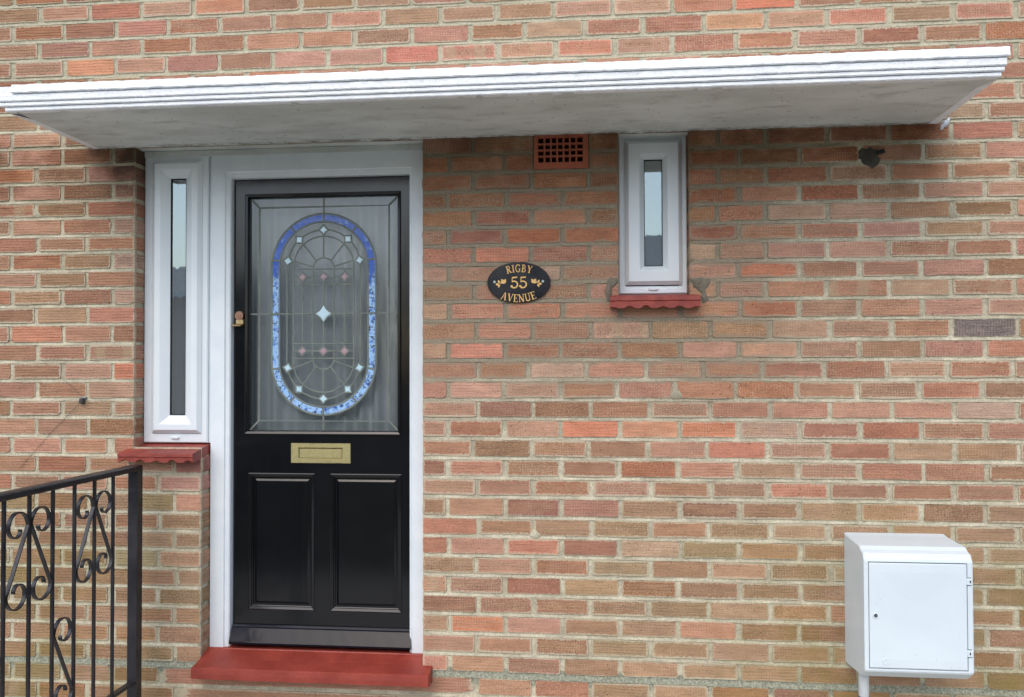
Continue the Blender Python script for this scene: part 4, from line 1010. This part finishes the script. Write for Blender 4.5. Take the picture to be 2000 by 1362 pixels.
def word(txt, hgt, cx, cz, R, up, gap=0.14, wide=1.0, name='lettering'):
    """letters on an arc of radius R (up: bulging upwards) or on a line when R is None"""
    mbp = MB(); tot = sum(GLY[c_][0] * wide for c_ in txt) + gap * (len(txt) - 1); x = -tot / 2; yy = -0.0126
    for c_ in txt:
        wg = GLY[c_][0] * wide; xm = (x + wg / 2) * hgt
        for pts, wd in GLY[c_][1]:
            def tf(u, v, wg=wg, xm=xm):
                lx_, lz_ = (u * wide - wg / 2) * hgt, v * hgt
                if R is None: return cx + xm + lx_, cz + lz_
                th = xm / R
                if up: return cx + (R + lz_) * math.sin(th) + lx_ * math.cos(th), cz - R + (R + lz_) * math.cos(th) - lx_ * math.sin(th)
                return cx + (R - lz_) * math.sin(th) + lx_ * math.cos(th), cz + R - (R - lz_) * math.cos(th) + lx_ * math.sin(th)
            yy -= 0.000012
            stroke(mbp, pts, wd, tf, yy)
        x += wg + gap
    return mbp.build(name, M['gold'], sign)
PXS = 1 / SCL
word('RIGBY', 14.5 * PXS, 1.0 * PXS, 20.5 * PXS, 82 * PXS, True, 0.07, 0.96)
word('AVENUE', 15.0 * PXS, -0.5 * PXS, -38.5 * PXS, 92 * PXS, False, 0.12, 1.0)
word('55', 21.5 * PXS, 0.5 * PXS, -10.5 * PXS, None, True, 0.10, 1.06, 'number')
for s_ in (-1, 1):
    mbp = MB(); yy = -0.0127
    for ux, uz, ra, rb, an in ((30, 1.5, 5.5, 3.6, -8), (31.5, 4.2, 3.6, 2.0, 40), (27, 3.8, 3.2, 2.0, 120), (39, 1.8, 3.2, 1.9, 65), (42, -3.2, 3.1, 2.4, 15), (38.5, -6.4, 3.4, 1.6, -60), (35.5, -1.2, 3.2, 0.5, 10)):
        yy -= 0.00003; n = 16; ca, sa = math.cos(math.radians(an)), math.sin(math.radians(an))
        mbp.add([((s_ * (ux + ra * math.cos(2 * math.pi * k / n) * ca - rb * math.sin(2 * math.pi * k / n) * sa)) * PXS, yy, (uz + ra * math.cos(2 * math.pi * k / n) * sa + rb * math.sin(2 * math.pi * k / n) * ca) * PXS) for k in range(n)], [tuple(range(n))])
    mbp.build('flower_motif', M['gold'], sign)
    mbp = MB(); mbp.cyl((s_ * 47.5 * PXS, -0.0115, 1.6 * PXS), (s_ * 47.5 * PXS, -0.015, 1.6 * PXS), 3.4 * PXS, 18, 2.4 * PXS); mbp.build('screw', M['screw'], sign)

# ------------------------------------------------------------------ gas meter box
BX0, BX1 = 3.309, 3.664
mbx = empty('meter_box', (BX0, 0, 0)); mbx.location = (0, 0, 0)
tag(mbx, 'white plastic gas meter box with sloping lid mounted on the brick wall', 'meter box')
zt = sz(1651, 1040, 0); z_b = sz(1652, 1294, 0)
zf1 = sz(1790, 1096, -0.25); zf0 = sz(1790, 1312, -0.25); zbend = sz(1680, 1070, -0.205); zbf = sz(1790, 1326, -0.23)
prof = [(0.0, zt), (-0.03, zt - 0.004), (-0.196, zbend + 0.006), (-0.212, zbend - 0.004), (-0.236, zf1 + 0.022), (-0.248, zf1 + 0.004), (-0.25, zf1 - 0.004), (-0.25, zf0), (-0.247, zf0 - 0.006), (-0.205, zbf - 0.004), (0.0, z_b)]
body = MB(); n = len(prof); e = 0.004
lay = [(BX0 + e, 0.97), (BX0, 1.0), (BX1, 1.0), (BX1 - e, 0.97)]
cy_, cz_ = -0.12, (zt + z_b) / 2
vs_ = []
for k, (x, s_) in enumerate([(BX0, 0.985), (BX0 + e, 1.0), (BX1 - e, 1.0), (BX1, 0.985)]):
    for y, z in prof: vs_.append((x, y if y > -0.001 else cy_ + (y - cy_) * s_, cz_ + (z - cz_) * s_))
# front panel opening between prof[6] and prof[7]
fs = []
for k in range(3):
    for j in range(n - 1):
        if k == 1 and j == 6: continue
        fs.append((k * n + j, k * n + j + 1, k * n + n + j + 1, k * n + n + j))
fs += [tuple(range(n)), tuple(range(3 * n, 4 * n))]
body.add(vs_, fs)
fx0_, fx1_ = BX0 + e, BX1 - e; fz0v, fz1v = prof[7][1], prof[6][1]
DBX0, DBX1 = sx(1696.5, 1200, -0.25), sx(1890.5, 1200, -0.25); DBZ0, DBZ1 = sz(1793, 1309, -0.25), sz(1793, 1099, -0.25)
def rect(x0, x1, z0, z1, y): return [(x0, y, z0), (x0, y, z1), (x1, y, z1), (x1, y, z0)]
body.add(rect(fx0_, fx1_, fz0v, fz1v, -0.25) + rect(DBX0, DBX1, DBZ0, DBZ1, -0.25) + rect(DBX0, DBX1, DBZ0, DBZ1, -0.238), [(k, (k + 1) % 4, 4 + (k + 1) % 4, 4 + k) for k in range(4)] + [(4 + k, 4 + (k + 1) % 4, 8 + (k + 1) % 4, 8 + k) for k in range(4)] + [(8, 9, 10, 11)])
bo = body.build('case', M['box'], mbx)
bm = bmesh.new(); bm.from_mesh(bo.data); bmesh.ops.remove_doubles(bm, verts=bm.verts[:], dist=1e-4); bmesh.ops.recalc_face_normals(bm, faces=bm.faces[:]); bm.to_mesh(bo.data); bm.free()
bk = MB(); bk.box(DBX0 + 0.0003, DBX1 - 0.0003, -0.2400, -0.2385, DBZ0 + 0.0003, DBZ1 - 0.0003); bk.build('door_gap', M['gap'], mbx)
# door leaf with a faint pyramid dish
dz0, dz1, dx0, dx1 = DBZ0 + 0.0028, DBZ1 - 0.0035, DBX0 + 0.0025, DBX1 - 0.0022
md = MB(); Y0 = -0.2515
md.ring(dx0, dx1, dz0, dz1, [(0, -0.241), (0, Y0 + 0.002), (0.0025, Y0), (0.03, Y0 - 0.0008), (0.13, Y0 + 0.0018)])
i = 0.13; md.add([(dx0 + i, Y0 + 0.0018, dz0 + i), (dx1 - i, Y0 + 0.0018, dz0 + i), (dx1 - i, Y0 + 0.0018, dz1 - i), (dx0 + i, Y0 + 0.0018, dz1 - i)], [(0, 1, 2, 3)])
mdo = md.build('door', M['box'], mbx)
lc = at(1710, 1202, -0.252); mb = MB(); mb.cyl((lc.x, -0.250, lc.z), (lc.x, -0.2555, lc.z), 0.0095, 28, 0.0085); mb.build('lock', M['box'], mdo)
mb = MB(); mb.cyl((lc.x, -0.2550, lc.z), (lc.x, -0.2562, lc.z), 0.0058, 24); mb.build('lock_core', M['gap'], mdo)
mb = MB(); mb.cyl((lc.x, -0.2558, lc.z - 0.0004), (lc.x, -0.2570, lc.z - 0.0004), 0.0034, 3); mb.build('lock_key_post', M['screw'], mdo)
# raised G mark
gc = at(1730.5, 1293, -0.252); mb = MB(); R_ = 0.0092
pts = arcp(0, 0, R_, R_, 40, 320, 22); vs_ = []
for y, wd in ((-0.2510, 0.0034), (-0.2536, 0.0022)):
    for k in range(len(pts)):
        x, z = pts[k]; l_ = math.hypot(x, z)
        for s_ in (-1, 1): vs_.append((gc.x + x * (1 + s_ * wd / 2 / l_), y, gc.z + z * (1 + s_ * wd / 2 / l_)))
n = len(pts); o2 = 2 * n
mb.add(vs_, [(o2 + 2 * k, o2 + 2 * k + 2, o2 + 2 * k + 3, o2 + 2 * k + 1) for k in range(n - 1)] + [(2 * k, 2 * k + 2, o2 + 2 * k + 2, o2 + 2 * k) for k in range(n - 1)] + [(2 * k + 1, 2 * k + 3, o2 + 2 * k + 3, o2 + 2 * k + 1) for k in range(n - 1)])
mb.bevbox(gc.x + 0.001, gc.x + R_ + 0.001, -0.2534, -0.2505, gc.z - 0.0032, gc.z - 0.0008, 0.0006); mb.build('raised_mark', M['box'], mdo)
for py in (1136.5, 1277):
    hc = at(1893, py, -0.25); mb = MB(); mb.bevbox(dx1 - 0.002, BX1 - 0.003, -0.2535, -0.245, hc.z - 0.0115, hc.z + 0.0115, 0.0015); h_ = mb.build('hinge', M['box'], mbx)
    mb = MB(); mb.box(hc.x + 0.0005, hc.x + 0.0045, -0.2541, -0.2530, hc.z - 0.004, hc.z + 0.004); mb.build('hinge_pin', M['gap'], h_)
    for q in (-0.0125, 0.0125):
        mb = MB(); mb.box(dx1 - 0.001, BX1 - 0.006, -0.2507, -0.2496, hc.z + q - 0.0012, hc.z + q + 0.0012); mb.build('hinge_gap', M['gap'], h_)
pc_ = at(1687, 1340, -0.16)
mb = MB(); mb.cyl((pc_.x, -0.16, 0.0), (pc_.x, -0.16, 0.47), 0.0175, 28); pp = mb.build('supply_pipe', M['pipe'], mbx, False)
pz = sz(1687, 1359, -0.16); mb = MB(); mb.cyl((pc_.x, -0.16, pz - 0.06), (pc_.x, -0.16, pz), 0.0195, 28); mb.build('pipe_collar', paint_material('blue_grey_plastic', lin(70, 78, 100), lin(84, 90, 110), 0.5), pp)

# ------------------------------------------------------------------ iron railing, square to the wall
XR = sx(291, 1000, 0.0); YP = -0.105
rail = empty('iron_railing', (XR, YP, 0)); rail.location = (0, 0, 0)
tag(rail, 'black wrought iron railing with scrolls standing beside the red door step', 'railing')
zr1 = sz(250, 908, YP); zr0 = sz(250, 920, YP); zbt = sz(264, 1328, YP)
YE = -1.5
mb = MB(); mb.bevbox(XR - 0.02, XR + 0.02, YP - 0.02, YP + 0.02, 0.0, zr1 - 0.002, 0.002); mb.build('post', M['iron'], rail)
mb = MB(); mb.bevbox(XR - 0.0195, XR + 0.0195, YE - 0.02, YE + 0.02, 0.0, zr1 - 0.002, 0.002); mb.build('post', M['iron'], rail)
mb = MB(); mb.bevbox(XR - 0.021, XR + 0.021, YE - 0.03, YP + 0.012, zr0, zr1, 0.005); mb.build('top_rail', M['iron'], rail)
mb = MB(); mb.bevbox(XR - 0.013, XR + 0.013, YE, YP - 0.018, zbt - 0.012, zbt, 0.002); mb.build('bottom_rail', M['iron'], rail)
BY = [-0.262 - 0.1205 * i for i in range(10)]
bar = None
for i, y in enumerate(BY):
    if bar is None:
        mb = MB(); mb.bevbox(XR - 0.0052, XR + 0.0052, -0.0052, 0.0052, zbt - 0.002, zr0 + 0.002, 0.001); bar = mb.build('baluster', M['iron'], rail); o = bar
    else:
        o = bar.copy(); COL.objects.link(o); o.parent = rail
    o.location = (0, y, 0)
def ribbon(pts):
    """flat bar 13 x 4 mm following a curve in the plane of the railing; pts are (y, z)"""
    mbr = MB(); n = len(pts); vs_ = []; hw, ht = 0.0065, 0.002
    for k in range(n):
        a = pts[max(0, k - 1)]; b = pts[min(n - 1, k + 1)]; dy, dz = b[0] - a[0], b[1] - a[1]; l_ = math.hypot(dy, dz) or 1; ny, nz_ = -dz / l_, dy / l_
        for sx_, st_ in ((-1, -1), (1, -1), (1, 1), (-1, 1)): vs_.append((XR + sx_ * hw, pts[k][0] + ny * ht * st_, pts[k][1] + nz_ * ht * st_))
    mbr.add(vs_, [(k * 4 + j, k * 4 + 4 + j, k * 4 + 4 + (j + 1) % 4, k * 4 + (j + 1) % 4) for k in range(n - 1) for j in range(4)] + [(3, 2, 1, 0), tuple(range(4 * n - 4, 4 * n))])
    return mbr.build('scroll', M['iron'], rail)
def spiral(cy, cz, r0, r1, a0, a1, n=26): return [(cy + (r0 + (r1 - r0) * k / n) * math.cos(math.radians(a0 + (a1 - a0) * k / n)), cz + (r0 + (r1 - r0) * k / n) * math.sin(math.radians(a0 + (a1 - a0) * k / n))) for k in range(n + 1)]
def s_scroll(yb, sgn, ztop, zbot):
    """S bar beside baluster yb on the side sgn: curl at the top, slanting shank, curl at the foot"""
    R1 = 0.053; R2 = 0.051
    c1 = (yb + sgn * 0.060, ztop - R1); c2 = (yb + sgn * 0.060, zbot + R2)
    # eye (inside) -> round over the top towards the baluster
    up_ = [(c1[0] + sgn * r_ * math.cos(math.radians(a_)), c1[1] + r_ * math.sin(math.radians(a_))) for r_, a_ in [(0.016 + (R1 - 0.016) * (k / 34) ** 0.55, -150 + (180 + 150) * k / 34) for k in range(35)]]
    dn_ = [(c2[0] + sgn * r_ * math.cos(math.radians(a_)), c2[1] + r_ * math.sin(math.radians(a_))) for r_, a_ in [(R2 - (R2 - 0.015) * (k / 34) ** 1.7, 0 - 345 * k / 34) for k in range(35)]]
    return ribbon(up_ + dn_)
z_t = 1.5 - (965 - 716) / 1728 * (3.395 - 0.30) * 1.0; z_bm = 1.5 - (1142 - 716) / 1728 * (3.395 - 0.33)
for i in (1, 4, 7):
    s_scroll(BY[i], 1, z_t, z_bm); s_scroll(BY[i], -1, z_t, z_bm)
z_t2 = 1.5 - (1222 - 716) / 1728 * (3.395 - 0.53); z_b2 = z_t2 - (z_t - z_bm)
for i in (3, 6, 9): s_scroll(BY[i], 1, z_t2, z_b2)

# ------------------------------------------------------------------ thin wire with its clip
wr = empty('wall_wire', (0, 0, 0)); tag(wr, 'thin dark wire held by a small clip on the brick wall beside the sidelight', 'wire')
def wire(ps, r=0.0007):
    mbw = MB(); P3 = [Vector((at(a, b).x, -0.004, at(a, b).z)) for a, b in ps]
    for a, b in zip(P3, P3[1:]): mbw.cyl(a, b, r, 6)
    mbw.build('strand', M['cable'], wr)
wire([(40, 914), (70, 880), (98, 848), (130, 815), (161, 783)]); wire([(164, 778), (148, 762), (132, 747), (110, 728)], 0.0005)
cc = at(162, 782); mb = MB()
mb.bevbox(cc.x - 0.009, cc.x + 0.010, -0.016, 0.002, cc.z - 0.014, cc.z + 0.008, 0.004); mb.build('clip', M['cable'], wr)
mb = MB(); mb.bevbox(cc.x + 0.0, cc.x + 0.018, -0.013, 0.002, cc.z + 0.0075, cc.z + 0.0135, 0.002); mb.build('clip_nail', M['screw'], wr)

# ------------------------------------------------------------------ house across the street (seen mirrored in the window panes)
M['far_wall'] = paint_material('far_render', lin(132, 124, 112), lin(148, 138, 124), 0.9)
M['far_roof'] = paint_material('far_roof_tiles', lin(104, 110, 118), lin(122, 126, 132), 0.85, 0.8, 0.02, 0.0, 2.0, 12.0)
def far_house(label, x0, x1, OY, eave, ridge, nwin):
    opp = empty('neighbour_house', (0, 0, 0)); tag(opp, label, 'house')
    mb = MB(); mb.box(x0, x1, OY - 8, OY, 0, eave + 0.1); mb.build('wall', M['far_wall'], opp)
    mb = MB(); a, b = x0 - 0.4, x1 + 0.4
    mb.add([(a, OY + 0.45, eave), (b, OY + 0.45, eave), (b, OY - 4, ridge), (a, OY - 4, ridge), (a, OY - 8.45, eave), (b, OY - 8.45, eave)], [(0, 1, 2, 3), (3, 2, 5, 4), (0, 3, 4), (1, 5, 2)]); mb.build('roof', M['far_roof'], opp)
    mb = MB(); mb.box(a, b, OY + 0.46, OY + 0.58, eave - 0.16, eave - 0.01); mb.build('gutter', M['frame_paint'], opp)
    st_ = (x1 - x0) / nwin
    for i in range(nwin):
        x = x0 + st_ * (i + 0.5) - 0.85
        for z in (0.9, 3.0):
            if z + 1.3 > eave: continue
            mb = MB(); mb.box(x, x + 1.7, OY + 0.001, OY + 0.05, z, z + 1.25); f_ = mb.build('window', M['frame_paint'], opp)
            mb = MB(); mb.box(x + 0.1, x + 1.6, OY + 0.051, OY + 0.06, z + 0.1, z + 1.15); mb.build('pane', M['gap'], f_)
far_house('two storey house with grey roof across the street, mirrored in the small window pane', -3.5, 14.0, -24.0, 4.55, 6.15, 4)
far_house('lower house across the street, mirrored in the tall sidelight pane', -24.0, -6.5, -24.0, 3.9, 5.25, 4)
